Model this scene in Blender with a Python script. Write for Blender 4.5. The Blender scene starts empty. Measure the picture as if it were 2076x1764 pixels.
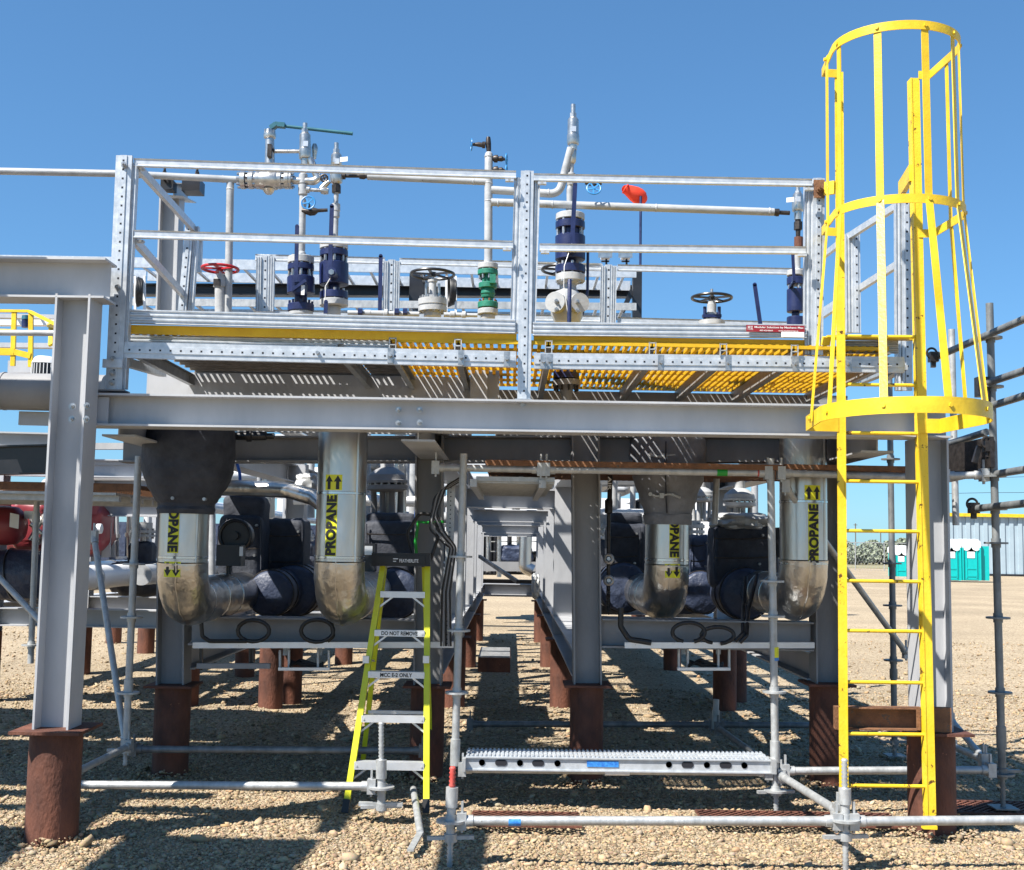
import bpy, math, random, colorsys
from mathutils import Vector, Matrix, Quaternion, noise
import numpy as np
random.seed(7)
R = math.radians
S = bpy.context.scene
COL = S.collection

# ------------------------------------------------------------------ camera
FPX, CX, CY, W0 = 2400.0, 1038.0, 882.0, 2076.0
CAMZ = 1.66
PITCH = math.atan(221/2400.0)
ROLL = 0.0176
cam_d = bpy.data.cameras.new('camera'); cam = bpy.data.objects.new('camera', cam_d); COL.objects.link(cam)
cam_d.sensor_width = 36; cam_d.lens = 36*FPX/W0; cam_d.clip_start = .05; cam_d.clip_end = 3000
CM = Matrix.Rotation(R(90)+PITCH, 4, 'X') @ Matrix.Rotation(ROLL, 4, 'Z')
CM.translation = (0, 0, CAMZ)
cam.matrix_world = CM
S.camera = cam
CR = CM.to_3x3()
def P(x, y, Y):
    """a point of the place: seen direction (x, y) at Y metres in front of the camera"""
    d = CR @ Vector(((x-CX)/FPX, (CY-y)/FPX, -1))
    t = Y/d.y
    return Vector((0, 0, CAMZ)) + d*t
def ppm(Y): return FPX/Y

# ------------------------------------------------------------------ light
SUN_EL, SUN_AZ = 51.0, 52.0      # azimuth measured left of the way back to the camera
sd = Vector((-math.sin(R(SUN_AZ))*math.cos(R(SUN_EL)), -math.cos(R(SUN_AZ))*math.cos(R(SUN_EL)), math.sin(R(SUN_EL))))
sun_d = bpy.data.lights.new('sun', 'SUN'); sun_d.energy = 5.0; sun_d.angle = R(.5); sun_d.color = (1, .95, .87)
sun = bpy.data.objects.new('sun', sun_d); COL.objects.link(sun)
sun.rotation_euler = sd.to_track_quat('Z', 'Y').to_euler()
wd = bpy.data.worlds.new('World'); S.world = wd; wd.use_nodes = True
nt = wd.node_tree; nt.nodes.clear()
sky = nt.nodes.new('ShaderNodeTexSky'); sky.sky_type = 'NISHITA'; sky.sun_disc = False
sky.sun_elevation = R(SUN_EL); sky.sun_rotation = math.atan2(sd.x, sd.y) % (2*math.pi)
sky.altitude = 600; sky.air_density = 1.0; sky.dust_density = .45; sky.ozone_density = 5.5
bg = nt.nodes.new('ShaderNodeBackground'); bg.inputs[1].default_value = .068
wo = nt.nodes.new('ShaderNodeOutputWorld')
gm = nt.nodes.new('ShaderNodeGamma'); gm.inputs[1].default_value = .75
tn = nt.nodes.new('ShaderNodeMix'); tn.data_type = 'RGBA'; tn.blend_type = 'MULTIPLY'; tn.inputs[0].default_value = 1; tn.clamp_result = False; tn.inputs[7].default_value = (.86, 1.38, 1.74, 1)
nt.links.new(sky.outputs[0], gm.inputs[0]); nt.links.new(gm.outputs[0], tn.inputs[6]); nt.links.new(tn.outputs[2], bg.inputs[0]); nt.links.new(bg.outputs[0], wo.inputs[0])
S.view_settings.view_transform = 'Standard'; S.view_settings.look = 'None'
S.view_settings.exposure = 1.05; S.view_settings.gamma = 1
S.cycles.max_bounces = 5; S.cycles.diffuse_bounces = 1; S.cycles.glossy_bounces = 4

# ------------------------------------------------------------------ materials
def rgb(h):
    h = h.lstrip('#'); c = [int(h[i:i+2], 16)/255 for i in (0, 2, 4)]
    return tuple(x/12.92 if x <= .04045 else ((x+.055)/1.055)**2.4 for x in c)+(1,)
MATS = {}
def mat(name, c1, c2=None, rough=.5, metal=0., scale=6., bump=0., bscale=60., stretch=(1, 1, 1),
        chips=None, chip_at=.68, chip_scale=14., detail=6., spec=.5, trans=0., rv=.12):
    m = bpy.data.materials.new(name); m.use_nodes = True; n = m.node_tree.nodes; l = m.node_tree.links
    b = n['Principled BSDF']
    c1 = c1 if isinstance(c1, tuple) else rgb(c1); c2 = (c2 if isinstance(c2, tuple) else rgb(c2)) if c2 else c1
    tc = n.new('ShaderNodeTexCoord'); mp = n.new('ShaderNodeMapping'); mp.inputs['Scale'].default_value = stretch
    l.new(tc.outputs['Object'], mp.inputs[0])
    nz = n.new('ShaderNodeTexNoise'); nz.inputs['Scale'].default_value = scale; nz.inputs['Detail'].default_value = detail; nz.inputs['Roughness'].default_value = .62
    l.new(mp.outputs[0], nz.inputs['Vector'])
    cr = n.new('ShaderNodeValToRGB'); cr.color_ramp.elements[0].position = .35; cr.color_ramp.elements[1].position = .65
    cr.color_ramp.elements[0].color = c1; cr.color_ramp.elements[1].color = c2
    l.new(nz.outputs['Fac'], cr.inputs[0]); out = cr.outputs[0]
    if chips:
        n2 = n.new('ShaderNodeTexNoise'); n2.inputs['Scale'].default_value = chip_scale; n2.inputs['Detail'].default_value = 8; n2.inputs['Roughness'].default_value = .7
        l.new(tc.outputs['Object'], n2.inputs['Vector'])
        r2 = n.new('ShaderNodeValToRGB'); r2.color_ramp.elements[0].position = chip_at; r2.color_ramp.elements[1].position = chip_at+.015
        l.new(n2.outputs['Fac'], r2.inputs[0])
        mx = n.new('ShaderNodeMix'); mx.data_type = 'RGBA'
        l.new(r2.outputs[0], mx.inputs[0]); l.new(out, mx.inputs[6]); mx.inputs[7].default_value = rgb(chips)
        out = mx.outputs[2]
    l.new(out, b.inputs['Base Color'])
    b.inputs['Metallic'].default_value = metal
    b.inputs['Specular IOR Level'].default_value = spec
    mr = n.new('ShaderNodeMapRange'); mr.inputs[3].default_value = max(.03, rough-rv); mr.inputs[4].default_value = min(1, rough+rv)
    l.new(nz.outputs['Fac'], mr.inputs[0]); l.new(mr.outputs[0], b.inputs['Roughness'])
    if bump:
        n3 = n.new('ShaderNodeTexNoise'); n3.inputs['Scale'].default_value = bscale; n3.inputs['Detail'].default_value = 4
        l.new(mp.outputs[0], n3.inputs['Vector'])
        bp = n.new('ShaderNodeBump'); bp.inputs['Strength'].default_value = bump; bp.inputs['Distance'].default_value = .02
        l.new(n3.outputs['Fac'], bp.inputs['Height']); l.new(bp.outputs[0], b.inputs['Normal'])
    if trans:
        b.inputs['Subsurface Weight'].default_value = 0
        tl = n.new('ShaderNodeBsdfTranslucent'); ms = n.new('ShaderNodeMixShader'); ms.inputs[0].default_value = trans
        l.new(out, tl.inputs[0]); l.new(b.outputs[0], ms.inputs[1]); l.new(tl.outputs[0], ms.inputs[2])
        l.new(ms.outputs[0], n['Material Output'].inputs[0])
    MATS[name] = m
    return m
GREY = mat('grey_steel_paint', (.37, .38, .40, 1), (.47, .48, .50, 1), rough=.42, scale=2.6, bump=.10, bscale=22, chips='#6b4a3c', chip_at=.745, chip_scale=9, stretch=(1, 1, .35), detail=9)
GREYD = mat('dark_and_shaded_grey', (.20, .20, .205, 1), (.27, .27, .275, 1), rough=.6, scale=3, bump=.08, stretch=(1, 1, .4), detail=9)  # darker grey; on the skid steel it paints in the shade under the deck
RUST = mat('rusty_steel', (.06, .022, .014, 1), (.17, .062, .036, 1), rough=.78, scale=5, detail=10, bump=.35, bscale=60, chips='#8a5a44', chip_at=.67, stretch=(1, 1, .5))
RUST2 = mat('rust_weathered', (.13, .06, .03, 1), (.24, .11, .05, 1), rough=.8, scale=14, bump=.3, chips='#5b5148', chip_at=.6)
GALV = mat('galvanised_bright', (.48, .51, .54, 1), (.60, .63, .665, 1), rough=.38, metal=.4, scale=22, bump=.02, bscale=40, detail=3)
GALVD = mat('galvanised_dull', (.36, .37, .37, 1), (.50, .51, .51, 1), rough=.5, metal=.45, scale=20, bump=.12, bscale=60, chips='#6f675c', chip_at=.68, chip_scale=20, stretch=(1, 1, .6))
HOLE = mat('black_opening', (.012, .013, .02, 1), rough=.8)
CLAD = mat('aluminium_cladding', (.46, .445, .415, 1), (.60, .585, .56, 1), rough=.31, metal=1, scale=5, bump=.5, bscale=6, stretch=(1, 1, .25), rv=.07)
CLADC = mat('crinkled_cladding', (.46, .445, .415, 1), (.60, .585, .56, 1), rough=.31, metal=1, scale=5, bump=.75, bscale=9, rv=.08)
BAND = mat('steel_band', (.55, .55, .55, 1), rough=.2, metal=1)
BLANK = mat('black_blanket', (.026, .030, .042, 1), (.052, .058, .075, 1), rough=.72, scale=9, bump=.6, bscale=16, spec=.4)
BLANKG = mat('grey_blanket', (.15, .155, .175, 1), (.22, .23, .255, 1), rough=.7, scale=6, bump=.9, bscale=10, spec=.4)
BLANKN = mat('navy_blanket', (.018, .028, .062, 1), (.04, .055, .10, 1), rough=.5, scale=7, bump=1., bscale=12, spec=.6)
RUB = mat('black_rubber', (.012, .012, .013, 1), rough=.5)
BLACKP = mat('black_paint', (.012, .013, .016, 1), (.022, .023, .028, 1), rough=.35)
DARKST = mat('dark_forged_steel', (.03, .025, .022, 1), (.07, .06, .055, 1), rough=.45, metal=.6, scale=30)
NAVY = mat('navy_valve_paint', (.008, .014, .060, 1), (.014, .024, .095, 1), rough=.4, scale=12, bump=.08, chips='#3c4560', chip_at=.70, chip_scale=22)
GREEN = mat('green_valve_paint', (.012, .14, .095, 1), (.02, .20, .13, 1), rough=.5, scale=18, bump=.1)
TEAL = mat('teal_lever_paint', (.012, .09, .13, 1), (.02, .13, .17, 1), rough=.45)
CYAN = mat('blue_wheel_paint', (.03, .17, .42, 1), (.03, .25, .55, 1), rough=.4)
BLUE = mat('blue_paint', (.02, .12, .5, 1), rough=.4)
PRIM = mat('pale_primer', (.34, .35, .36, 1), (.46, .47, .48, 1), rough=.5, scale=10, bump=.1, chips='#6d5a48', chip_at=.72, chip_scale=20)
PIPEG = mat('pale_grey_pipe', (.30, .31, .32, 1), (.44, .45, .46, 1), rough=.36, scale=9, bump=.08, chips='#7b7670', chip_at=.67, stretch=(.5, 1, 1))
STN = mat('stainless_steel', (.42, .41, .39, 1), (.60, .58, .55, 1), rough=.33, metal=.9, scale=16, bump=.06)
BOLT = mat('bolt_steel', (.30, .30, .30, 1), (.5, .5, .5, 1), rough=.35, metal=.8, scale=40)
YEL = mat('yellow_paint', (.66, .42, .015, 1), (.86, .60, .03, 1), rough=.4, scale=4, bump=.08, chips='#7a5a20', chip_at=.69, chip_scale=11, detail=8)
YELC = mat('chipped_yellow_paint', (.78, .50, .015, 1), (.84, .60, .04, 1), rough=.42, scale=5, bump=.1, chips='#5c3f1c', chip_at=.60, chip_scale=13)
YGR = mat('yellow_fibreglass_grating', (.80, .50, .02, 1), (.90, .60, .03, 1), rough=.5, scale=9, trans=.38, chips='#8a5a10', chip_at=.70)
YLAD = mat('lime_yellow_fibreglass', (.62, .62, .015, 1), (.70, .70, .03, 1), rough=.4, scale=6)
ALU = mat('aluminium_tread', (.62, .64, .67, 1), (.70, .72, .75, 1), rough=.32, metal=.5, scale=14)
YLBL = mat('yellow_label', (.72, .70, .02, 1), rough=.45)
BLBL = mat('black_lettering', (.012, .012, .012, 1), rough=.5)
WHT = mat('white_paint', (.72, .73, .74, 1), (.78, .79, .80, 1), rough=.4, scale=5)
WLET = mat('white_lettering', (.8, .8, .8, 1), rough=.5)
REDM = mat('dark_red_machine_paint', (.22, .03, .04, 1), (.30, .045, .055, 1), rough=.4, scale=5)
REDW = mat('red_wheel_paint', (.42, .012, .02, 1), rough=.4)
REDS = mat('red_sign', (.25, .012, .022, 1), rough=.45)
ORNG = mat('orange_windsock', (.85, .06, .025, 1), (.9, .09, .04, 1), rough=.6, trans=.3)
GRNT = mat('green_tape', (.01, .28, .03, 1), rough=.5)
REDT = mat('red_tape', (.45, .05, .04, 1), (.55, .1, .08, 1), rough=.5, scale=30)
BLUT = mat('blue_sticker', (.02, .13, .5, 1), (.05, .3, .7, 1), rough=.5, scale=60)
TANW = mat('timber', (.30, .20, .11, 1), (.42, .30, .18, 1), rough=.7, scale=20, stretch=(1, .1, 1))
TOIL = mat('turquoise_plastic', (.0, .42, .40, 1), (.0, .47, .45, 1), rough=.4)
BLDG = mat('pale_blue_grey_cladding', (.33, .42, .48, 1), (.37, .46, .52, 1), rough=.5, scale=1)
PLNK = mat('weathered_brown_plank', (.16, .13, .10, 1), (.26, .22, .18, 1), rough=.6, scale=12, stretch=(1, .2, 1))
TUBED = mat('shade_darkened_tube', (.12, .13, .135, 1), (.26, .27, .27, 1), rough=.5, metal=.4, scale=9, bump=.1, stretch=(1, 1, .5))  # tube metal with the shade on the right-hand tubes darkened into its colour
NETW = mat('dark_netting', (.03, .03, .03, 1), (.06, .06, .055, 1), rough=.8)

# ------------------------------------------------------------------ mesh builder
ORG = {}
class MB:
    def __init__(s): s.v = []; s.f = []; s.m = []; s.mi = 0
    def add(s, vs, fs):
        o = len(s.v); s.v.extend(Vector(v) for v in vs)
        for f in fs: s.f.append([i+o for i in f]); s.m.append(s.mi)
        return s
    def frame(s, c, ax, ay, az):        # box from centre and three half-axis vectors
        c, ax, ay, az = Vector(c), Vector(ax), Vector(ay), Vector(az)
        vs = [c+ax*i+ay*j+az*k for i in (-1, 1) for j in (-1, 1) for k in (-1, 1)]
        return s.add(vs, [(0, 1, 3, 2), (4, 6, 7, 5), (0, 4, 5, 1), (2, 3, 7, 6), (0, 2, 6, 4), (1, 5, 7, 3)])
    def box(s, c, sx, sy, sz, rz=0, ry=0):
        m = Matrix.Rotation(rz, 3, 'Z') @ Matrix.Rotation(ry, 3, 'Y')
        return s.frame(c, m @ Vector((sx/2, 0, 0)), m @ Vector((0, sy/2, 0)), m @ Vector((0, 0, sz/2)))
    def bar(s, a, b, w, h, up=(0, 0, 1)):   # rectangular bar a->b; h along up, w across
        a, b = Vector(a), Vector(b); d = b-a; u = Vector(up); u = (u-d.normalized()*u.dot(d.normalized())).normalized()
        r = d.normalized().cross(u)
        return s.frame((a+b)/2, d/2, r*w/2, u*h/2)
    def prof(s, a, b, pts, up=(0, 0, 1), caps=True):    # closed 2-D profile (across, up) swept a->b
        a, b = Vector(a), Vector(b); d = (b-a).normalized(); u = Vector(up); u = (u-d*u.dot(d)).normalized(); r = d.cross(u)
        n = len(pts); vs = [a+r*p[0]+u*p[1] for p in pts]+[b+r*p[0]+u*p[1] for p in pts]
        fs = [(i, (i+1) % n, n+(i+1) % n, n+i) for i in range(n)]
        s.add(vs, fs)
        if caps: s.add(vs, [list(range(n))[::-1], list(range(n, 2*n))])
        return s
    def ibeam(s, a, b, d=.2, bf=.2, tf=.012, tw=.008, up=(0, 0, 1)):
        h, w, t, q = d/2, bf/2, tf, tw/2
        return s.prof(a, b, [(-w, -h), (w, -h), (w, -h+t), (q, -h+t), (q, h-t), (w, h-t), (w, h), (-w, h), (-w, h-t), (-q, h-t), (-q, -h+t), (-w, -h+t)], up)
    def rings(s, cs, rs, ax=None, n=20, caps=True, ex=None):
        cs = [Vector(c) for c in cs]; k = len(cs)
        vs = []; pu = None
        for i in range(k):
            if ax is not None: t = Vector(ax).normalized()
            else:
                t = (cs[min(i+1, k-1)]-cs[max(i-1, 0)]).normalized()
            if pu is None:
                u = Vector((0, 0, 1)) if abs(t.z) < .9 else Vector((0, -1, 0))
            else: u = pu
            u = (u-t*u.dot(t)).normalized(); pu = u; r = t.cross(u)
            for j in range(n):
                a = 2*math.pi*j/n; q = 1 if ex is None else ex(i, a)
                vs.append(cs[i]+(u*math.cos(a)+r*math.sin(a))*rs[i]*q)
        fs = [(i*n+j, i*n+(j+1) % n, (i+1)*n+(j+1) % n, (i+1)*n+j) for i in range(k-1) for j in range(n)]
        if caps: fs += [list(range(n))[::-1], list(range((k-1)*n, k*n))]
        return s.add(vs, fs)
    def tube(s, pts, r, n=12, caps=True): return s.rings(pts, [r]*len(pts), None, n, caps)
    def cyl(s, a, b, r, n=16, r2=None): return s.rings([a, b], [r, r if r2 is None else r2], Vector(b)-Vector(a), n)
    def rod(s, pts, Y, n=18, Y2=None, k=1.):   # turned shape: seen centres and radii, along one straight axis
        Y2 = Y if Y2 is None else Y2; L = len(pts)-1
        cs = [P(p[0], p[1], Y+(Y2-Y)*i/max(L, 1)) for i, p in enumerate(pts)]
        rs = [p[2]/ppm(Y+(Y2-Y)*i/max(L, 1))*k for i, p in enumerate(pts)]
        ax = cs[-1]-cs[0]
        return s.rings(cs, rs, ax, n)
    def pipe(s, pts, r, br=None, n=16, seg=7):    # bent pipe through corner points
        return s.tube(fillet(pts, br if br else r*3, seg), r, n)
    def bolts(s, c, ax, Rr, n, r=.012, h=.02, a0=0.):
        ax = Vector(ax).normalized(); u = Vector((0, 0, 1)) if abs(ax.z) < .9 else Vector((0, 1, 0)); u = (u-ax*u.dot(ax)).normalized(); w = ax.cross(u)
        for i in range(n):
            a = a0+2*math.pi*i/n; q = Vector(c)+(u*math.cos(a)+w*math.sin(a))*Rr
            s.cyl(q-ax*h/2, q+ax*h/2, r, 6)
        return s
    def torus(s, c, ax, Rr, r, n=32, m=8, a0=0., a1=2*math.pi):
        ax = Vector(ax).normalized(); u = Vector((0, 0, 1)) if abs(ax.z) < .9 else Vector((0, 1, 0)); u = (u-ax*u.dot(ax)).normalized(); w = ax.cross(u)
        vs = []; fs = []; full = abs(a1-a0-2*math.pi) < 1e-4
        N = n if full else n+1
        for i in range(N):
            a = a0+(a1-a0)*i/n; d = u*math.cos(a)+w*math.sin(a)
            for j in range(m):
                b = 2*math.pi*j/m; vs.append(Vector(c)+d*(Rr+r*math.cos(b))+ax*r*math.sin(b))
        for i in range(n):
            for j in range(m):
                fs.append((i*m+j, ((i+1) % N)*m+j, ((i+1) % N)*m+(j+1) % m, i*m+(j+1) % m))
        return s.add(vs, fs)
    def wheel(s, c, ax, Rr, r, spokes=5, hub=None):
        s.torus(c, ax, Rr, r, 36, 8); hub = hub or Rr*.17
        ax = Vector(ax).normalized(); s.cyl(Vector(c)-ax*r*1.6-ax*0, Vector(c)+ax*r*1.2, hub, 14)
        u = Vector((0, 0, 1)) if abs(ax.z) < .9 else Vector((0, 1, 0)); u = (u-ax*u.dot(ax)).normalized(); w = ax.cross(u)
        for i in range(spokes):
            a = .5+2*math.pi*i/spokes; d = u*math.cos(a)+w*math.sin(a)
            s.bar(Vector(c)+d*hub*.7, Vector(c)+d*Rr, r*1.7, r*1.1, ax)
        return s
    def each(s, name, mats, parent, k, angle=35):   # every k faces... builds each marked piece as its own object
        out = []; marks = k; fo = 0
        for i, (v0, f0) in enumerate(marks):
            v1, f1 = marks[i+1] if i+1 < len(marks) else (len(s.v), len(s.f))
            q = MB(); q.v = s.v[v0:v1]; q.f = [[j-v0 for j in f] for f in s.f[f0:f1]]; q.m = s.m[f0:f1]; out.append(q.build(name, mats, parent, angle=angle))
        return out
    def mark(s): return (len(s.v), len(s.f))
    def build(s, name, mats, parent=None, loc=None, angle=35):
        o = Vector(loc) if loc is not None else (ORG[parent.name] if parent is not None else None)
        if o is None:
            a = np.array([tuple(v) for v in s.v]); o = Vector(((a[:, 0].min()+a[:, 0].max())/2, (a[:, 1].min()+a[:, 1].max())/2, a[:, 2].min()))
        me = bpy.data.meshes.new(name)
        me.from_pydata([tuple(v-o) for v in s.v], [], s.f)
        mats = mats if isinstance(mats, (list, tuple)) else [mats]
        for m in mats: me.materials.append(m)
        if len(mats) > 1: me.polygons.foreach_set('material_index', s.m)
        me.polygons.foreach_set('use_smooth', [True]*len(me.polygons))
        me.update(); me.set_sharp_from_angle(angle=R(angle))
        ob = bpy.data.objects.new(name, me); COL.objects.link(ob)
        if parent is not None: ob.parent = parent
        else: ob.location = o
        ORG[ob.name] = o
        return ob
def fillet(pts, br, seg=7):
    pts = [Vector(p) for p in pts]; out = [pts[0]]
    for i in range(1, len(pts)-1):
        a, b, c = pts[i-1], pts[i], pts[i+1]; d1 = (a-b); d2 = (c-b)
        q = min(br, d1.length*.49, d2.length*.49); th = d1.angle(d2)
        t = min(q/max(math.tan(th/2), .05), d1.length*.49, d2.length*.49)
        p1 = b+d1.normalized()*t; p2 = b+d2.normalized()*t
        for k in range(seg+1):
            u = k/seg; out.append(p1*(1-u)**2+b*2*u*(1-u)+p2*u*u)
    out.append(pts[-1]); return out
def tag(o, label, cat, group=None, kind=None):
    o['label'] = label
    if cat: o['category'] = cat
    if group: o['group'] = group
    o['kind'] = kind or 'thing'
    return o
def T(name, label, cat, loc, group=None):
    o = bpy.data.objects.new(name, None); COL.objects.link(o); o.location = loc; o.empty_display_size = .1
    ORG[o.name] = Vector(loc); return tag(o, label, cat, group)
def dup(root, delta, label, group=None):
    def cp(o, par):
        c = o.copy(); COL.objects.link(c); c.parent = par; ORG[c.name] = ORG[o.name]+Vector(delta)
        for ch in list(o.children): cp(ch, c)
        return c
    kids = list(root.children); r = root.copy(); COL.objects.link(r); r.location = Vector(root.location)+Vector(delta); ORG[r.name] = ORG[root.name]+Vector(delta)
    for ch in kids: cp(ch, r)
    r['label'] = label
    if group: r['group'] = group
    return r
def text_geo(body, size, bold=0., res=3):
    cu = bpy.data.curves.new('t', 'FONT'); cu.body = body; cu.size = size; cu.offset = bold; cu.resolution_u = res
    cu.align_x = 'CENTER'; cu.align_y = 'CENTER'
    ob = bpy.data.objects.new('t', cu); COL.objects.link(ob)
    dg = bpy.context.evaluated_depsgraph_get(); dg.update()
    me = bpy.data.meshes.new_from_object(ob.evaluated_get(dg))
    vs = [v.co.copy() for v in me.vertices]; fs = [list(p.vertices) for p in me.polygons]
    bpy.data.objects.remove(ob); bpy.data.curves.remove(cu); bpy.data.meshes.remove(me)
    return vs, fs
def fit(vs, w, h):       # scale flat outline to width w, height h, centred
    x0, x1 = min(v.x for v in vs), max(v.x for v in vs); y0, y1 = min(v.y for v in vs), max(v.y for v in vs)
    return [Vector(((v.x-(x0+x1)/2)*w/(x1-x0), (v.y-(y0+y1)/2)*h/(y1-y0), 0)) for v in vs]
def flat_text(mb, body, c, right, up, w, h, bold=0.):
    vs, fs = text_geo(body, 1., bold); vs = fit(vs, w, h); right = Vector(right).normalized(); up = Vector(up).normalized()
    mb.add([Vector(c)+right*v.x+up*v.y for v in vs], fs)
# ------------------------------------------------------------------ ground
def gz(x, y):
    return .035*noise.noise(Vector((x*.5, y*.5, 3)))*min(1, max(0, (y-4)/2)) + .02*noise.noise(Vector((x*1.7, y*1.7, 9)))
def gravel_mat():
    m = bpy.data.materials.new('gravel_ground'); m.use_nodes = True; n = m.node_tree.nodes; l = m.node_tree.links; b = n['Principled BSDF']
    tc = n.new('ShaderNodeTexCoord')
    dn = n.new('ShaderNodeTexNoise'); dn.inputs['Scale'].default_value = 9; dn.inputs['Detail'].default_value = 3
    l.new(tc.outputs['Object'], dn.inputs['Vector'])
    vm = n.new('ShaderNodeVectorMath'); vm.operation = 'MULTIPLY_ADD'; vm.inputs[1].default_value = (.03, .03, .03)
    l.new(dn.outputs['Color'], vm.inputs[0]); l.new(tc.outputs['Object'], vm.inputs[2])
    v = n.new('ShaderNodeTexVoronoi'); v.inputs['Scale'].default_value = 52; v.inputs['Randomness'].default_value = 1
    l.new(vm.outputs[0], v.inputs['Vector'])
    v2 = n.new('ShaderNodeTexVoronoi'); v2.inputs['Scale'].default_value = 90; l.new(vm.outputs[0], v2.inputs['Vector'])
    sp = n.new('ShaderNodeSeparateColor'); l.new(v.outputs['Color'], sp.inputs[0])
    cr = n.new('ShaderNodeValToRGB'); e = cr.color_ramp.elements
    e[0].position = 0; e[0].color = (.17, .125, .08, 1); e[1].position = 1; e[1].color = (.50, .41, .29, 1)
    for p, c in ((.3, (.30, .235, .16, 1)), (.6, (.41, .33, .22, 1)), (.8, (.38, .31, .22, 1))):
        k = e.new(p); k.color = c
    l.new(sp.outputs[0], cr.inputs[0])
    big = n.new('ShaderNodeTexNoise'); big.inputs['Scale'].default_value = .35; big.inputs['Detail'].default_value = 6; l.new(tc.outputs['Object'], big.inputs['Vector'])
    r2 = n.new('ShaderNodeMapRange'); r2.inputs[1].default_value = .3; r2.inputs[2].default_value = .7; r2.inputs[3].default_value = .82; r2.inputs[4].default_value = 1.14; l.new(big.outputs['Fac'], r2.inputs[0])
    mx = n.new('ShaderNodeMix'); mx.data_type = 'RGBA'; mx.blend_type = 'MULTIPLY'; mx.inputs[0].default_value = 1
    l.new(cr.outputs[0], mx.inputs[6]); l.new(r2.outputs[0], mx.inputs[7])
    l.new(mx.outputs[2], b.inputs['Base Color']); b.inputs['Roughness'].default_value = .95; b.inputs['Specular IOR Level'].default_value = .15
    ad = n.new('ShaderNodeMath'); ad.operation = 'MULTIPLY_ADD'; ad.inputs[1].default_value = .45
    l.new(v2.outputs['Distance'], ad.inputs[0]); l.new(v.outputs['Distance'], ad.inputs[2])
    bp = n.new('ShaderNodeBump'); bp.invert = True; bp.inputs['Distance'].default_value = .022
    cd = n.new('ShaderNodeVectorMath'); cd.operation = 'LENGTH'; l.new(tc.outputs['Object'], cd.inputs[0])
    fd = n.new('ShaderNodeMapRange'); fd.inputs[1].default_value = 9; fd.inputs[2].default_value = 34; fd.inputs[3].default_value = .8; fd.inputs[4].default_value = .0
    l.new(cd.outputs['Value'], fd.inputs[0]); l.new(fd.outputs[0], bp.inputs['Strength'])
    l.new(ad.outputs[0], bp.inputs['Height']); l.new(bp.outputs[0], b.inputs['Normal'])
    return m
GRAV = gravel_mat()
g = MB()
xs = [-400, -120, -40, -20]+[-10+.25*i for i in range(81)]+[20, 40, 120, 400]
ys = [-60, -20, 0, 2]+[3+.25*i for i in range(61)]+[22, 30, 45, 80, 160, 400, 900]
vs = [(x, y, gz(x, y) if (abs(x) <= 10 and 3 <= y <= 18) else (-.01 if y < 100 else -.02)) for y in ys for x in xs]
nx = len(xs)
g.add(vs, [(j*nx+i, j*nx+i+1, (j+1)*nx+i+1, (j+1)*nx+i) for j in range(len(ys)-1) for i in range(nx-1)])
go_f = MB(); go_f.box((60, 330, .0), 700, 440, .06); tag(go_f.build('far_field', mat('field_grass', (.20, .19, .09, 1), (.30, .26, .15, 1), rough=.95, scale=.05)), 'dry grass field beyond the gravel yard', None, kind='structure')
go = g.build('ground', GRAV, loc=(0, 0, 0)); tag(go, 'tan gravel yard ground', None, kind='structure')

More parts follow.
